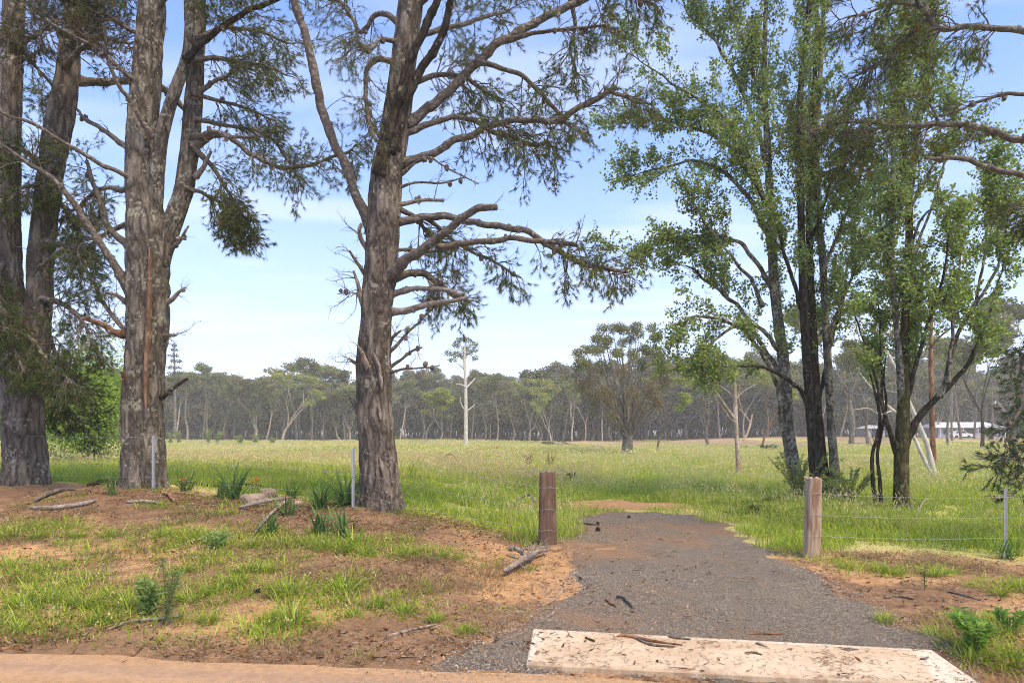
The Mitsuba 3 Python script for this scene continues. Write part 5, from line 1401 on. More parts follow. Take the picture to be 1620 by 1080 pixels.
def strappy(px, py, hpx, label, seed, n=46, w=0.032, tilt=0.55, group=None, cols=STRAP, name='strap_leaved_plant'):
    p = gp(px, py)
    h = hpx / F * p[1]
    rng = np.random.default_rng(seed)
    base = np.stack([rng.normal(size=n) * 0.05, rng.normal(size=n) * 0.05, np.full(n, -0.02)], 1)
    col = np.clip(np.array(cols)[rng.integers(0, len(cols), n)] * (1 + 0.2 * rng.uniform(-1, 1, (n, 1))), 0.01, 1)
    v, f, c = ribbons(base, rng.uniform(0, 2 * np.pi, n), np.abs(rng.normal(size=n)) * tilt, rng.uniform(0.7, 1.25, n) * h, np.full(n, w), rng.uniform(0.3, 1.1, n), col, 5, rng)
    k = thing(name, label, 'plant', group)
    scene[k] = mikit.ply((v + p, f), 'grass_bsdf', False, color=c)


strappy(372, 790, 62, 'tall strap-leaved plant with upright dark leaves between the second pine and the rocks', 401, 52)
strappy(352, 788, 34, 'smaller strap-leaved plant left of the tall upright one', 402, 36)
strappy(545, 800, 58, 'large dark strap-leaved clump at the left foot of the central pine', 403, 90, 0.036, 0.8)
strappy(505, 806, 44, 'dark strap-leaved clump one place left of the large one at the pine foot', 404, 60, 0.034, 0.7)
strappy(508, 845, 50, 'dark strap-leaved plant on the bank below the picket, left one of two', 405, 36, 0.03, 0.5)
strappy(545, 852, 54, 'strap-leaved plant on the bank below the picket with a leaning pale stem', 406, 26, 0.026, 0.45)
strappy(428, 844, 40, 'blue-green strap-leaved plant on the bank below the rocks', 407, 34, 0.026, 0.5)
strappy(456, 815, 36, 'strap-leaved plant between the rocks and the picket', 408, 30, 0.026, 0.5)
strappy(462, 788, 32, 'strap-leaved plant at the paddock edge behind the rocks', 409, 30, 0.026, 0.6)
strappy(295, 775, 34, 'strap-leaved plant right of the picket by the second pine', 410, 34, 0.026, 0.6)
strappy(180, 783, 40, 'thin strap-leaved plant between the two left pines', 411, 16, 0.022, 0.3)
strappy(560, 868, 40, 'grassy iris-like plant low on the bank under the picket', 412, 30, 0.02, 0.4, cols=LUSH)
strappy(1608, 880, 70, 'tall upright grass clump right of the right-hand picket', 413, 40, 0.014, 0.25, cols=LUSH)
strappy(1592, 884, 40, 'dark green clump at the foot of the right-hand picket', 414, 30, 0.02, 0.5)
strappy(650, 760, 44, 'tall reedy clump in the paddock just right of the central pine', 415, 30, 0.02, 0.25, cols=LUSH)
strappy(870, 740, 30, 'brown dry dock clump in the paddock behind the dark gate post', 416, 40, 0.02, 0.25, cols=[(0.16, 0.08, 0.05), (0.22, 0.12, 0.07)])
strappy(836, 738, 28, 'brown dry dock clump left of the dark gate post', 417, 40, 0.02, 0.25, cols=[(0.16, 0.08, 0.05), (0.22, 0.12, 0.07)])


def fern_mesh(seed):
    rng = np.random.default_rng(seed)
    out = []
    for i in range(9):
        az, L = rng.uniform(0, 2 * np.pi), rng.uniform(0.45, 0.75)
        t = np.linspace(0, 1, 16)
        h = np.array([math.cos(az), math.sin(az), 0])
        spine = h * (L * t)[:, None] + np.array([0, 0, 1.0]) * (L * (0.75 * t - 0.55 * t * t))[:, None]
        s = np.array([-math.sin(az), math.cos(az), 0])
        for sg in (-1, 1):
            d = unit(s * sg + h * 0.45 + [0, 0, -0.1] + rng.normal(size=(14, 3)) * 0.08)
            ln = np.interp(t[2:], [0, 0.3, 1], [0.06, 0.17, 0.02])
            out.append(kites(spine[2:], d, ln, ln * 0.30, rng, jitter_col(14, (0.17, 0.23, 0.06), rng, 0.2, 0.06), 0.05))
        v, f = batch_tube(spine[None], taper_r(spine[None], 0.006, 0.002), 3)
        out.append((v, f, np.tile([0.16, 0.17, 0.05], (len(v), 1))))
    return cat(out)


FPLY = [mikit.ply(fern_mesh(420 + i)[:2], 'grass_bsdf', False, color=fern_mesh(420 + i)[2]) for i in range(3)]
for i, (px, py, s) in enumerate([(1180, 808, 1), (1205, 815, 1), (1150, 802, .9), (1225, 806, 1), (1245, 816, 1), (1165, 818, .8), (1190, 798, .9), (1320, 806, 1), (1345, 800, 1), (1300, 815, .9), (1210, 795, .9), (1370, 806, .9), (1232, 826, .9), (1335, 820, .8), (1130, 796, .8)]):
    p = gp(px, py)
    k = thing('bracken_fern', 'pale green bracken fern in the low growth around the poplar clump', 'fern', 'bracken ferns by the driveway')
    scene[k] = {**FPLY[i % 3], 'to_world': T().translate(p.tolist()).rotate([0, 0, 1], i * 71.0).scale(s)}


def herb(px, py, hpx, rpx, label, seed, col, n=500, size=(0.03, 0.07), name='leafy_weed', stems=6, wid=0.4):
    p = gp(px, py)
    h, r = hpx / F * p[1], rpx / F * p[1]
    rng = np.random.default_rng(seed)
    root = thing(name, label, 'weed')
    t = np.linspace(0, 1, 6)[None, :, None]
    tops = p + np.stack([rng.normal(size=stems) * r * 0.6, rng.normal(size=stems) * r * 0.6, h * rng.uniform(0.7, 1, stems)], 1)
    paths = p + (tops[:, None] - p) * t * np.stack([t[..., 0] ** 0.6, t[..., 0] ** 0.6, np.ones_like(t[..., 0])], -1)
    v, f = batch_tube(paths, taper_r(paths, 0.006, 0.003), 4)
    part(root, 'stem', mikit.ply((v, f), 'matte_bsdf', False, color=np.tile([0.14, 0.16, 0.06], (len(v), 1))))
    b, tan = at_t(paths, rng.uniform(0.12, 1, (stems, n // stems)))
    b, tan = b.reshape(-1, 3), tan.reshape(-1, 3)
    d = unit(rng.normal(size=b.shape) * [1, 1, 0.4] + tan * 0.6)
    ln = rng.uniform(size[0], size[1], len(b))
    v, f, c = kites(b, d, ln, ln * wid, rng, jitter_col(len(b), col, rng, 0.25, 0.08))
    part(root, 'leaves', mikit.ply((v, f), 'grass_bsdf', False, color=c), None, 'stuff')


herb(264, 990, 112, 12, 'single tall narrow feathery weed standing upright on the bank by the road', 430, (0.22, 0.29, 0.11), 520, (0.04, 0.09), stems=3, wid=0.10)
herb(235, 975, 55, 30, 'broad-leaved weed left of the tall feathery weed', 431, (0.26, 0.38, 0.11), 160, (0.07, 0.14))
herb(1545, 1035, 62, 38, 'bushy bright green weed beside the roadside drain', 432, (0.24, 0.40, 0.08), 420, (0.05, 0.11), stems=9)
herb(1598, 1000, 30, 30, 'low green weed at the right edge above the drain', 433, (0.22, 0.38, 0.08), 200, (0.04, 0.08), stems=7)
herb(345, 868, 28, 20, 'pale green broad-leaved weed high on the bank below the second pine', 434, (0.30, 0.42, 0.14), 120, (0.06, 0.12))
herb(1463, 935, 40, 6, 'thin upright weed alone on orange soil right of the driveway', 435, (0.16, 0.22, 0.06), 60, (0.03, 0.06), stems=2, wid=0.2)
herb(288, 778, 22, 14, 'small plant with red flowers by the picket at the second pine', 436, (0.12, 0.17, 0.05), 80, (0.03, 0.06))
herb(1262, 794, 78, 45, 'twiggy yellow-green undergrowth at the foot of the leaning poplar', 437, (0.34, 0.38, 0.11), 3000, (0.04, 0.09), 'undergrowth_bush', 22)
herb(1345, 802, 62, 60, 'low arching undergrowth right of the poplar clump', 438, (0.28, 0.34, 0.10), 2800, (0.04, 0.09), 'undergrowth_bush', 22)
herb(1300, 795, 40, 40, 'dark leafy undergrowth between the poplar stems', 439, (0.18, 0.24, 0.07), 1200, (0.04, 0.09), 'undergrowth_bush', 16)
herb(590, 716, 34, 34, 'bushy green weed far across the paddock behind the central pine', 440, (0.14, 0.2, 0.06), 300, (0.2, 0.4))
for px, hp in ((330, 30), (343, 27), (285, 24), (270, 22), (380, 18), (405, 18), (430, 14)):
    herb(px, 705, hp, 8, 'pale yellow-green sapling at the far paddock edge left of the central pine', 441 + px, (0.24, 0.30, 0.08), 120, (0.3, 0.5), 'paddock_sapling', 4)
    k = [q for q in labels if q.startswith('paddock_sapling') and '__' not in q][-1]
    labels[k]['category'], labels[k]['group'] = 'sapling', 'saplings along the far left paddock edge'
herb(1214, 716, 12, 24, 'low rounded green bush in the grass behind the leaning poplar', 450, (0.07, 0.15, 0.05), 500, (0.2, 0.35), 'green_bush', 12)
herb(905, 765, 22, 14, 'dark stemmy weed in the paddock right of the dark gate post', 451, (0.09, 0.13, 0.04), 160, (0.06, 0.12))
rng = np.random.default_rng(460)
for px, py in ((292, 760), (287, 757), (405, 757), (408, 760), (399, 762)):
    p = P(px, py, 12.9)
    k = thing('red_flower', 'orange-red flower head above the strap-leaved plants', 'flower', 'red flowers at the paddock edge')
    d = unit(rng.normal(size=(24, 3)) + [0, 0, 0.4])
    v, f, c = kites(np.zeros((24, 3)), d, rng.uniform(0.018, 0.035, 24), np.full(24, 0.016), rng, jitter_col(24, (0.75, 0.13, 0.03), rng, 0.2, 0.1))
    z0 = float(terrain(p[0], p[1]))
    sv, sf = tube([[0, 0, z0 - p[2] - 0.03], [0.01, 0, (z0 - p[2]) * 0.5], [0, 0, 0]], [0.005, 0.004, 0.003], 4)
    scene[k] = mikit.ply((np.vstack([v, sv]) + p, np.vstack([f, sf + len(v)])), 'grass_bsdf', False, color=np.vstack([c, np.tile([0.1, 0.16, 0.05], (len(sv), 1))]))

# two thin dark saplings left of the mossy poplar
for pts, lab in (([(1386, 802, 8), (1381, 760, 7), (1380, 720, 6), (1388, 690, 5), (1392, 660, 5), (1384, 620, 4), (1376, 590, 2)], 'thin dark twisted sapling stem, left of the pair by the mossy poplar'),
                 ([(1394, 804, 7), (1392, 760, 6), (1388, 720, 5), (1394, 685, 5), (1402, 640, 4), (1398, 600, 3), (1402, 560, 2)], 'thin dark sapling stem, right of the pair by the mossy poplar')):
    root = thing('sapling', lab, 'sapling')
    p_, r_ = px_path(pts, 16.3)
    part(root, 'stem', mikit.ply(tube(p_, r_, 8, bark_disp(7, 0.15)), PD, True))
    rr_ = np.random.default_rng(470)
    a_ = spawn(p_[None], 7, 0.3, 1, (0.2, 0.6), 0.7, -0.02, 0.15, 5, rr_, up=0.3)
    part(root, 'twigs', mikit.ply(batch_tube(a_, taper_r(a_, 0.008, 0.003), 4), PD), None, 'stuff')

# ------------------------------------------------------------------ gate posts and wire fences
def timber(p, w, d, h, lean, seed, mat, label, notch=None):
    rng = np.random.default_rng(seed)
    m, nz_ = 36, 26
    th = np.arange(m) / m * 2 * np.pi
    rx = (np.abs(np.cos(th)) ** 5 + np.abs(np.sin(th)) ** 5) ** (-1 / 5)
    v = []
    for i in range(nz_ + 1):
        z = -0.25 + (h + 0.25) * i / nz_
        q = np.stack([np.cos(th) * 1.6, np.sin(th) * 1.6, np.full(m, z * 0.9 + seed)], -1)
        k = rx * (1 + 0.16 * (meshkit.fbm(q * [1.3, 1.3, 1.2], 3, seed) - 0.5) + 0.14 * (meshkit.fbm(q * 2.2, 2, seed + 1) - 0.5))
        if notch is not None:
            k = k * (1 - notch[1] * np.exp(-((np.angle(np.exp(1j * (th - notch[0])))) / 0.13) ** 2) * sst(0.9, 0.55, z / h + 0.15 * math.sin(9 * z)))
        wz = (1 + 0.10 * (1 - max(z, 0) / h))
        v.append(np.stack([np.cos(th) * k * w / 2 * wz + lean * z, np.sin(th) * k * d / 2, np.full(m, z)], -1))
    v[-1][:, 2] += 0.012 * rng.normal(size=m)
    inner = v[-1].mean(0) + (v[-1] - v[-1].mean(0)) * 0.55 + np.stack([0 * th, 0 * th, 0.012 * rng.normal(size=m)], -1)
    v += [inner, np.repeat(v[-1].mean(0)[None] + [0, 0, -0.01], m, 0)]
    R = len(v)
    V = np.vstack(v)
    i, j = np.meshgrid(np.arange(R - 1), np.arange(m), indexing='ij')
    i, j = i.ravel(), j.ravel()
    kk = (j + 1) % m
    f = np.vstack([np.stack([i * m + j, i * m + kk, (i + 1) * m + kk], 1), np.stack([i * m + j, (i + 1) * m + kk, (i + 1) * m + j], 1)])
    key = thing('timber_gate_post', label, 'post')
    scene[key] = mikit.ply((V + p, f), mat, 40)
    return key


PL, PR = gp(866, 861), gp(1284, 880)
timber(PL, 0.255, 0.21, 1.14, 0.0, 3, 'post_bsdf', 'dark red-brown split timber post on the left of the gateway', (-0.9, 0.35))
timber(PR, 0.19, 0.18, 1.12, 0.028, 5, 'post_pale_bsdf', 'pale debarked timber post on the right of the gateway', (-2.2, 0.12))


def star_post(p, h):
    """A three-finned steel picket."""
    parts = []
    for a in (90, 210, 330):
        b = trimesh.creation.box([0.03, 0.005, h + 0.3])
        b.apply_translation([0.015, 0, (h - 0.3) / 2])
        b.apply_transform(trimesh.transformations.rotation_matrix(math.radians(a), [0, 0, 1]))
        parts.append((b.vertices, b.faces))
    v, f = cat(parts)
    return v + p, f


def strand(pts, sag=0.03, r=0.0019):
    out = []
    for a, b in zip(pts[:-1], pts[1:]):
        t = np.linspace(0, 1, 9)[:, None]
        q = a * (1 - t) + b * t
        q[:, 2] -= sag * 4 * (t * (1 - t))[:, 0]
        out.append(q)
    p = np.vstack([out[0]] + [o[1:] for o in out[1:]])
    return tube(p, np.full(len(p), r), 5, None, False)


def on_fence(px):
    """Ground point where the fence line crosses a pixel column."""
    a = (px - CX) / F
    y = 11.15 / (1 + 0.27 * a)
    return onground(a * y, y)


fl = thing('wire_fence', 'wire fence on steel pickets in front of the pines, left of the gateway', 'fence')
pick = [on_fence(559), on_fence(243), on_fence(-10), on_fence(-210)]
for p in pick:
    part(fl, 'picket', mikit.ply(star_post(p, 1.03), 'galv_bsdf'))
for hgt in (1.0, 0.62, 0.25):
    part(fl, 'wire', mikit.ply(strand([PL + [-0.05, -0.105, hgt * 0.9]] + [p + [0, -0.03, hgt] for p in pick]), 'wire_bsdf', True))
fr = thing('wire_fence', 'wire fence on steel pickets right of the gateway, running out of the picture', 'fence')
pick = [gp(1590, 882), onground(9.6, 9.35), onground(12.6, 8.8)]
for p in pick:
    part(fr, 'picket', mikit.ply(star_post(p, 1.0), 'galv_bsdf'))
for hgt in (0.90, 0.60, 0.30):
    part(fr, 'wire', mikit.ply(strand([PR + [0.06, -0.10, hgt]] + [p + [0, -0.03, hgt * 0.97] for p in pick]), 'wire_bsdf', True))
for nm, p, hs, ww in ((fl, PL, (0.90, 0.56, 0.23), 0.150), (fr, PR, (0.90, 0.60, 0.30), 0.125)):
    for hgt in hs:
        th = np.linspace(0, 2 * np.pi, 25)
        loop = p + np.stack([np.cos(th) * ww + 0.02 * hgt, np.sin(th) * ww * 0.92, hgt + 0.008 * np.sin(3 * th)], -1)
        part(nm, 'wire_tie', mikit.ply(tube(loop, np.full(25, 0.0024), 5, None, False), 'wire_bsdf', True))

# ------------------------------------------------------------------ sticks, branches, rocks, cones, litter
def stick(pts, label, mat='dead_wood_bsdf', lift=0.5, Y=None, name='fallen_stick', group=None, side=0, seed=1):
    """pixel points (x, y, w) lying on the ground"""
    p = np.array([gp(q[0], q[1]) for q in pts])
    on_slab = shapely.contains(poly, shapely.points(p[:, 0], p[:, 1]))
    p[:, 2] = np.where(on_slab, 0.048, p[:, 2] + np.where(in_drive(p[:, 0], p[:, 1]), 0.036, 0.0))
    r = np.array([q[2] for q in pts]) / 2 / F * p[:, 1]
    p[:, 2] += r * lift + 0.004
    c = crom(np.hstack([p, r[:, None]]), 5)
    k = thing(name, label, 'stick' if name == 'fallen_stick' else 'branch', group)
    m = tube(c[:, :3], np.maximum(c[:, 3], 0.003), 7, bark_disp(seed, 0.18, 1.5, 12))
    if side:
        rr = np.random.default_rng(seed)
        s = spawn(c[None, :, :3], side, 0.15, 1, (0.12, 0.4), 0.9, 0.0, 0.18, 5, rr, up=0.35)
        s2 = spawn(s, 2, 0.3, 1, (0.06, 0.16), 0.8, 0.0, 0.15, 3, rr, up=0.1)
        part(k, 'limb', mikit.ply(m, mat, True))
        part(k, 'twigs', mikit.ply(cat([batch_tube(s, taper_r(s, 0.012, 0.004), 5), batch_tube(s2, taper_r(s2, 0.005, 0.003), 4)]), mat, True), None, 'stuff')
    else:
        scene[k] = mikit.ply(m, mat, True)


DW, LB, OB = 'dead_wood_bsdf', 'limb_bark_bsdf', 'orange_bark_bsdf'
stick([(976, 1022, 3), (990, 1023, 6), (1030, 1029, 5), (1080, 1033, 2)], 'brown bark strip lying on the slab, upper of the crossed pair', OB, seed=2)
stick([(1003, 1025, 3), (1030, 1034, 5), (1067, 1037, 3)], 'dark bark strip lying on the slab, lower of the crossed pair', LB, seed=3)
stick([(1050, 1018, 2), (1066, 1022, 5), (1092, 1024, 3)], 'short dark twig on the far edge of the slab', LB, seed=4)
stick([(1178, 1044, 2), (1192, 1045, 4), (1206, 1046, 2)], 'short twig on the middle of the slab', LB, seed=5)
stick([(1196, 1029, 3), (1205, 1032, 4), (1214, 1036, 2)], 'crooked twig on the slab right of the middle', LB, seed=6)
stick([(1455, 1053, 2), (1462, 1054, 4), (1469, 1053, 2)], 'tiny dark twig near the right end of the slab', LB, seed=7)
stick([(926, 1023, 3), (940, 1026, 4)], 'tiny mossy twig on the left part of the slab', 'mossy_bark_bsdf', seed=8)
stick([(976, 951, 4), (988, 955, 6), (995, 963, 5), (1001, 971, 3)], 'curved dark stick lying on the driveway gravel', LB, seed=9, lift=0.9)
stick([(958, 955, 3), (965, 962, 4), (974, 966, 3)], 'small stick left of the curved one on the gravel', OB, seed=10)
stick([(888, 828, 2), (915, 831, 4), (948, 835, 2)], 'thin straight stick at the top of the driveway near the dark gate post', LB, seed=11)
stick([(612, 1008, 4), (650, 1000, 5), (692, 989, 3)], 'long grey stick lying at the foot of the bank left of the driveway', DW, seed=12)
stick([(168, 1000, 3), (205, 988, 4), (248, 984, 5), (290, 976, 3)], 'long pale stick lying by the tall feathery weed', DW, seed=13, lift=1.5)
stick([(50, 806, 5), (85, 807, 8), (130, 801, 8), (152, 794, 4)], 'long grey fallen branch under the two left pines', DW, seed=14, lift=1.0)
stick([(55, 795, 4), (75, 786, 7), (98, 778, 7), (120, 776, 4)], 'dark fallen branch at the foot of the leftmost pine', LB, seed=15, lift=1.0)
stick([(200, 797, 5), (230, 796, 6), (255, 799, 4)], 'fallen branch in the brown litter below the second pine', DW, seed=16, lift=1.0)
stick([(258, 782, 4), (268, 788, 7), (276, 796, 5)], 'short thick piece of wood right of the second pine', OB, seed=17, lift=1.0)
stick([(140, 770, 5), (165, 766, 8), (188, 768, 5)], 'dark log lying between the two left pines', PD, seed=18, lift=1.0)
stick([(300, 768, 6), (350, 772, 9), (400, 775, 10), (440, 779, 6)], 'long dark log lying behind the rocks', PD, seed=19, lift=1.0)
stick([(380, 808, 5), (420, 800, 7), (460, 793, 5)], 'bare branch lying across the rocks', DW, seed=20, lift=2.0, side=5, name='fallen_branch')
stick([(400, 850, 3), (425, 822, 5), (450, 800, 5)], 'pale branch sloping down the bank below the rocks', DW, seed=21, lift=2.0, side=4, name='fallen_branch')
stick([(798, 914, 8), (822, 902, 10), (838, 893, 11), (852, 884, 9), (866, 878, 5)], 'lichen-covered dead branch with bare twigs lying beside the dark gate post', DW, seed=22, lift=2.5, side=16, name='fallen_branch')
stick([(806, 880, 8), (820, 884, 9), (836, 893, 6)], 'short lichen-covered branch end left of the dark gate post', DW, seed=23, lift=3, side=6, name='fallen_branch')
stick([(848, 806, 3), (836, 795, 4), (815, 798, 2)], 'arched twig in the grass behind the dark gate post', LB, seed=24, lift=6)
stick([(690, 742, 2), (712, 734, 4), (732, 742, 2)], 'arched dead branch in the paddock grass right of the central pine', LB, seed=25, lift=8)
stick([(1400, 948, 3), (1420, 946, 4), (1446, 949, 3)], 'dark twig on the orange soil right of the driveway', LB, seed=26)
stick([(1500, 937, 3), (1525, 943, 4), (1550, 951, 3)], 'dark twig on the orange soil toward the right-hand picket', LB, seed=27)
stick([(1446, 830, 2), (1462, 800, 3), (1478, 797, 2)], 'thin dead stick leaning at the foot of the mossy poplar', DW, seed=28, lift=5)
stick([(1185, 1010, 2), (1220, 1013, 3), (1240, 1010, 2)], 'thin twig on the gravel behind the slab', OB, seed=29)
stick([(858, 990, 2), (870, 982, 3), (880, 975, 2)], 'pale twig on the gravel left of the slab corner', DW, seed=30)

rng = np.random.default_rng(501)


def rock(px, py, wpx, label, name='rock', mat='rock_bsdf', cat_='rock', el=(1, 0.8, 0.65)):
    p = gp(px, py)
    m = trimesh.creation.icosphere(3)
    v = m.vertices * (1 + 0.5 * (meshkit.fbm(m.vertices * 1.3 + px, 3, 3) - 0.5)[:, None] + 0.12 * (meshkit.fbm(m.vertices * 5 + px, 2, 4) - 0.5)[:, None]) * el
    v = np.sign(v) * np.abs(v) ** 0.85
    s = wpx / F * p[1] / 2
    k = thing(name, label, cat_)
    scene[k] = mikit.ply((v * s + p + [0, 0, s * 0.3], m.faces), mat, 35)


rock(403, 798, 34, 'largest brown rock in the pile between the second pine and the picket')
rock(424, 786, 26, 'darker rock on top right of the largest one')
rock(388, 790, 18, 'small rock left of the largest one')
rock(470, 800, 16, 'small pale rock right of the rock pile')
for px, py, w, lab in ((946, 843, 9, 'dark pine cone lying on the gravel in front of the dark gate post'), (946, 832, 6, 'small dark cone behind the first one on the gravel'), (995, 822, 6, 'small dark cone at the far end of the driveway'),
                       (918, 921, 6, 'small dark cone on the gravel halfway to the slab'), (407, 938, 10, 'dark pine cone on the bank among the tussocks'), (892, 843, 5, 'small cone at the foot of the dark gate post'),
                       (1040, 1059, 5, 'small dark cone lying on the slab')):
    p = gp(px, py)
    z = 0.048 if shapely.contains(poly, shapely.Point(p[0], p[1])) else p[2] + (0.034 if in_drive(p[0], p[1]) else 0)
    v = m_v = trimesh.creation.uv_sphere(1.0, count=[14, 20])
    q = v.vertices
    r_ = 1 + 0.22 * np.sin(np.arctan2(q[:, 1], q[:, 0]) * 8 + q[:, 2] * 9) * np.sin(q[:, 2] * 14)
    s = w / F * p[1] / 2
    k = thing('pine_cone', lab, 'pine cone')
    q = (q * r_[:, None] * [0.7, 0.7, 1.1]) @ trimesh.transformations.rotation_matrix(1.4, [math.cos(px), math.sin(px), 0])[:3, :3].T
    scene[k] = mikit.ply((q * s + [p[0], p[1], z + s * 0.6], v.faces), PD, 30)


def lift_z(x, y):
    z = terrain(x, y)
    d = in_drive(x, y, 0.1)
    s = shapely.contains(poly, shapely.points(x, y))
    return np.where(s, 0.049, z + np.where(d, 0.036, 0.0)) + 0.006


def litter(n, prob, L, W, cols, seed, tilt=0.25, box=(-9, 8, 4.6, 13.6)):
    rng = np.random.default_rng(seed)
    x, y = rng.uniform(box[0], box[1], n), rng.uniform(box[2], box[3], n)
    k = (rng.uniform(size=n) < prob(x, y)) & (np.abs(x) < 0.82 * y)
    x, y = x[k], y[k]
    b = np.stack([x, y, lift_z(x, y)], 1)
    a = rng.uniform(0, 2 * np.pi, len(x))
    d = unit(np.stack([np.cos(a), np.sin(a), np.abs(rng.normal(size=len(x))) * tilt], 1))
    ln = rng.uniform(L[0], L[1], len(x))
    c = np.clip(np.array(cols)[rng.integers(0, len(cols), len(x))] * (1 + 0.3 * rng.uniform(-1, 1, (len(x), 1))), 0.01, 1)
    return kites(b, d, ln, rng.uniform(W[0], W[1], len(x)), rng, c, 0.3)


def p_bank(x, y):
    u = (y - y_road(x)) / (y_fence(x) - y_road(x))
    inside = (u > 0.0) & (u < 1.25) & (x < 3)
    right = (x > 3.0) & (u > 0) & (u < 1.05)
    return np.where(inside, 0.25 + 0.75 * sst(0.75, 1.0, u) * (x < -0.5) + 0.45 * np.exp(-((u - 0.06) / 0.07) ** 2), np.where(right, 0.25, 0.04)) * (0.3 + 1.2 * (nz(x, y, 1.4, 55) > 0.47)) * np.where(in_drive(x, y, 0.0), 0.28, 1)


def p_slab(x, y):
    return np.where(shapely.contains(poly, shapely.points(x, y)), 0.10 + 0.4 * (nz(x, y, 2.5, 57) > 0.55), 0) + 0.9 * np.exp(-((y - (5.04 - 0.135 * x)) / 0.07) ** 2) * (x > 0) * (x < 3.4)


BR = [(0.13, 0.07, 0.04), (0.22, 0.12, 0.065), (0.08, 0.05, 0.033), (0.28, 0.19, 0.12), (0.17, 0.08, 0.04), (0.34, 0.27, 0.19)]
lit = cat([litter(60000, p_bank, (0.03, 0.11), (0.003, 0.012), BR, 61), litter(14000, p_bank, (0.04, 0.09), (0.015, 0.03), BR, 62, 0.35), litter(2500, p_bank, (0.10, 0.3), (0.006, 0.012), BR[:3] + BR[5:], 63, 0.1),
           litter(14000, p_slab, (0.02, 0.07), (0.0025, 0.006), BR[:3], 64, 0.1, (0, 3.6, 4.6, 6.2))])
labels['leaf_litter'] = {'label': 'brown needles, bark flakes and twigs strewn over the bank, driveway and slab', 'category': 'leaf litter', 'kind': 'stuff'}
scene['leaf_litter'] = mikit.ply(lit[:2], 'matte_bsdf', False, color=lit[2])

# loose stones of the driveway
rng = np.random.default_rng(71)
x, y = rng.uniform(-2, 5, 60000), rng.uniform(4.9, 15, 60000)
k_ = in_drive(x, y, -0.10 - 0.55 * rng.uniform(0, 1, 60000) ** 3 * (x < 0.6)) & ~shapely.contains(poly.buffer(0.02), shapely.points(x, y)) & (rng.uniform(size=60000) < 0.35 + 0.6 * (y < 9))
x, y = x[k_], y[k_]
n = len(x)
s = rng.uniform(0.004, 0.011, n) * np.where(rng.uniform(size=n) < 0.05, 1.7, 1)
o = np.array([[1, 0, 0], [0, 1, 0], [-1, 0, 0], [0, -1, 0], [0, 0, 1.0]])
a = rng.uniform(0, 2 * np.pi, n)
rot = np.stack([np.stack([np.cos(a), -np.sin(a), 0 * a], -1), np.stack([np.sin(a), np.cos(a), 0 * a], -1), np.stack([0 * a, 0 * a, 1 + 0 * a], -1)], 1)
v = np.einsum('nij,kj->nki', rot, o) * (s[:, None, None] * rng.uniform(0.6, 1.3, (n, 5, 1))) + np.stack([x, y, terrain(x, y) + 0.03], 1)[:, None]
f = (np.array([[0, 1, 4], [1, 2, 4], [2, 3, 4], [3, 0, 4]])[None] + (np.arange(n) * 5)[:, None, None]).reshape(-1, 3)
g_ = rng.uniform(0.10, 0.42, n)
c = np.stack([g_ * 1.09, g_, g_ * 0.87], 1)
br = rng.uniform(size=n) < 0.25
c[br] *= [1.25, 0.95, 0.7]
labels['loose_gravel'] = {'label': 'loose grey gravel stones on the driveway', 'category': 'gravel', 'kind': 'stuff'}
scene['loose_gravel'] = mikit.ply((v.reshape(-1, 3), f), 'matte_bsdf', False, color=np.repeat(c, 5, axis=0))

# ------------------------------------------------------------------ log piles, stumps
def log_pile(px, py, wpx, hpx, n, label, seed, mat):
    p = gp(px, py)
    s = p[1] / F
    root = thing('log_pile', label, 'log pile')
    rng = np.random.default_rng(seed)
    for i in range(n):
        c = p + np.array([rng.uniform(-0.5, 0.5) * wpx * s, rng.uniform(-0.3, 0.3) * wpx * s, rng.uniform(0.1, 0.7) * hpx * s])
        a = rng.uniform(-0.5, 0.5)
        L = rng.uniform(0.3, 0.6) * wpx * s
        d = np.array([math.cos(a), math.sin(a), rng.uniform(-0.12, 0.12)]) * L / 2
        r = rng.uniform(0.12, 0.28) * hpx * s
        part(root, 'log', mikit.ply(tube(np.array([c - d, c + [0, 0, 0.03 * L], c + d]), [r, r, r * 0.8], 9, bark_disp(i + seed, 0.2)), mat if i % 3 else DW, True))


log_pile(1580, 796, 44, 16, 8, 'low pile of dark burnt wood in the grass behind the right-hand picket', 81, PD)
log_pile(884, 706, 42, 9, 12, 'pile of fallen logs at the far paddock edge, right of the single white trunk', 82, PD)
log_pile(1478, 766, 30, 6, 6, 'small heap of brown wood below the white leaning eucalypt', 83, OB)
log_pile(1360, 703, 44, 4, 4, 'fallen grey logs far off behind the poplar clump', 84, DW)
for px, py, w, h, lab, mat in ((741, 719, 4, 8, 'small red-brown stump at the foot of the single white trunk', OB), (1241, 724, 6, 9, 'short pale stump in the grass behind the leaning poplar', DW), (786, 714, 3, 8, 'small dark stump right of the single white trunk', OB)):
    p = gp(px, py)
    s = p[1] / F
    k = thing('stump', lab, 'stump')
    scene[k] = mikit.ply(tube(np.array([p - [0, 0, 0.1], p + [0, 0, h * s * 0.5], p + [0.05, 0, h * s]]), np.array([0.62, 0.5, 0.48]) * w * s, 10, bark_disp(91, 0.15)), mat, True)

# ------------------------------------------------------------------ the low house, shed and car far off at the right
def box(x0, x1, y0, y1, z0, z1):
    b = trimesh.creation.box([x1 - x0, y1 - y0, z1 - z0])
    b.apply_translation([(x0 + x1) / 2, (y0 + y1) / 2, (z0 + z1) / 2])
    return b.vertices, b.faces


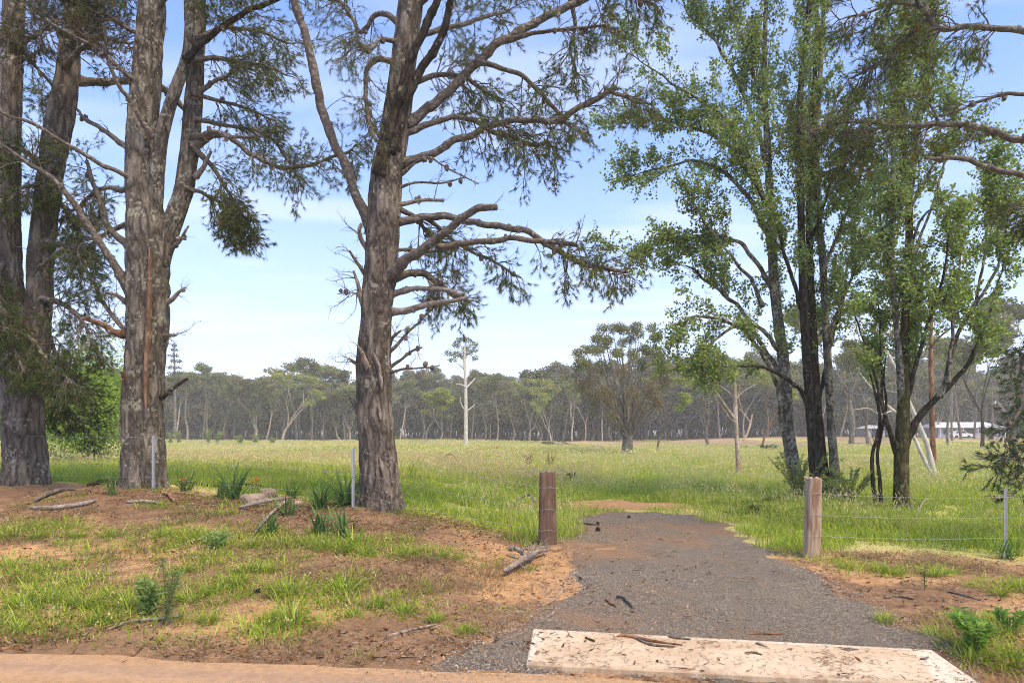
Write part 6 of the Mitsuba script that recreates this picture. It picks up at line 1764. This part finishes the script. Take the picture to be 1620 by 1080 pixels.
def gable(x0, x1, y0, y1, z0, h, ov=0.5):
    v = np.array([[x0 - ov, y0 - ov, z0], [x1 + ov, y0 - ov, z0], [x1 + ov, y1 + ov, z0], [x0 - ov, y1 + ov, z0], [x0 + 1.5, (y0 + y1) / 2, z0 + h], [x1 - 1.5, (y0 + y1) / 2, z0 + h]])
    return v, np.array([[0, 1, 5], [0, 5, 4], [1, 2, 5], [2, 3, 4], [2, 4, 5], [3, 0, 4], [0, 2, 1], [0, 3, 2]])


HYD = 152.0
hx0, hx1 = (1484 - CX) / F * HYD, (1586 - CX) / F * HYD
hz = float(terrain(hx0 + 5, HYD)) - 0.1
hs = thing('house', 'low white-roofed house among the trees at the right, beyond the paddock', 'house')
part(hs, 'wall', mikit.ply(box(hx0, hx1, HYD, HYD + 7, hz - 0.5, hz + 2.3), 'grey_wall_bsdf'))
part(hs, 'roof', mikit.ply(gable(hx0, hx1, HYD, HYD + 7, hz + 2.32, 1.3, 0.9), 'roof_metal_bsdf'))
for a, b in ((0.08, 0.14), (0.2, 0.27), (0.68, 0.76), (0.84, 0.92)):
    part(hs, 'window', mikit.ply(box(hx0 + (hx1 - hx0) * a, hx0 + (hx1 - hx0) * b, HYD - 0.03, HYD + 0.05, hz + 0.9, hz + 2.0), 'glass_dark_bsdf'))
part(hs, 'carport_opening', mikit.ply(box(hx0 + (hx1 - hx0) * 0.38, hx0 + (hx1 - hx0) * 0.56, HYD - 0.04, HYD + 0.05, hz, hz + 2.15), 'dark_gap_bsdf'))
for a in (0.0, 0.18, 0.36, 0.58, 0.8, 1.0):
    x_ = hx0 + (hx1 - hx0) * a
    part(hs, 'veranda_post', mikit.ply(box(x_ - 0.06, x_ + 0.06, HYD - 0.85, HYD - 0.73, hz - 0.3, hz + 2.31), 'white_paint_bsdf'))
sx = (1385 - CX) / F * 160
sz = float(terrain(sx, 160))
sh = thing('shed', 'small low white shed seen far off between the poplar clump and the mossy poplar', 'shed')
part(sh, 'wall', mikit.ply(box(sx - 2.4, sx + 2.2, 160, 164, sz - 0.3, sz + 2.0), 'grey_wall_bsdf'))
part(sh, 'roof', mikit.ply(gable(sx - 2.4, sx + 2.2, 160, 164, sz + 2.02, 0.8, 0.4), 'roof_metal_bsdf'))
part(sh, 'door', mikit.ply(box(sx - 0.9, sx + 0.9, 159.95, 160.05, sz, sz + 1.8), 'dark_gap_bsdf'))
cx_, cy_ = (1519 - CX) / F * 146, 146.0
cz = float(terrain(cx_, cy_))
car = thing('parked_car', 'white car parked in front of the low house, half hidden by trunks', 'car')
side_ = Polygon([(-2.1, 0.3), (2.1, 0.3), (2.15, 0.75), (1.9, 0.95), (1.1, 1.0), (0.5, 1.48), (-1.2, 1.5), (-1.7, 1.02), (-2.1, 0.95)])
bd = trimesh.creation.extrude_polygon(side_, 1.7)
bv = bd.vertices[:, [0, 2, 1]] * [1, -1, 1] + [cx_, cy_ + 0.85, cz]
part(car, 'body', mikit.ply((bv, bd.faces[:, ::-1]), 'white_paint_bsdf'))
gl = trimesh.creation.extrude_polygon(Polygon([(0.95, 1.02), (0.45, 1.42), (-1.15, 1.43), (-1.55, 1.03)]), 1.72)
part(car, 'window', mikit.ply((gl.vertices[:, [0, 2, 1]] * [1, -1, 1] + [cx_, cy_ + 0.86, cz], gl.faces[:, ::-1]), 'glass_dark_bsdf'))
for wx in (-1.3, 1.3):
    for wy in (-0.78, 0.78):
        cyl = trimesh.creation.cylinder(0.33, 0.24, 18)
        part(car, 'wheel', mikit.ply((cyl.vertices[:, [0, 2, 1]] + [cx_ + wx, cy_ + wy, cz + 0.33], cyl.faces[:, ::-1]), 'tyre_bsdf'))

# ------------------------------------------------------------------ damp air over the paddock
scene['haze_medium'] = {'type': 'homogeneous', 'albedo': rgb(0.95, 0.95, 0.95), 'sigma_t': 0.0010}
labels['haze'] = {'label': 'thin pale damp air that fades the far wood', 'category': 'haze', 'kind': 'stuff'}
scene['haze'] = {'type': 'cube', 'to_world': T().translate([0, 440, 14]).scale([1800, 470, 17.5]), 'bsdf': {'type': 'null'}, 'interior': {'type': 'ref', 'id': 'haze_medium'}}
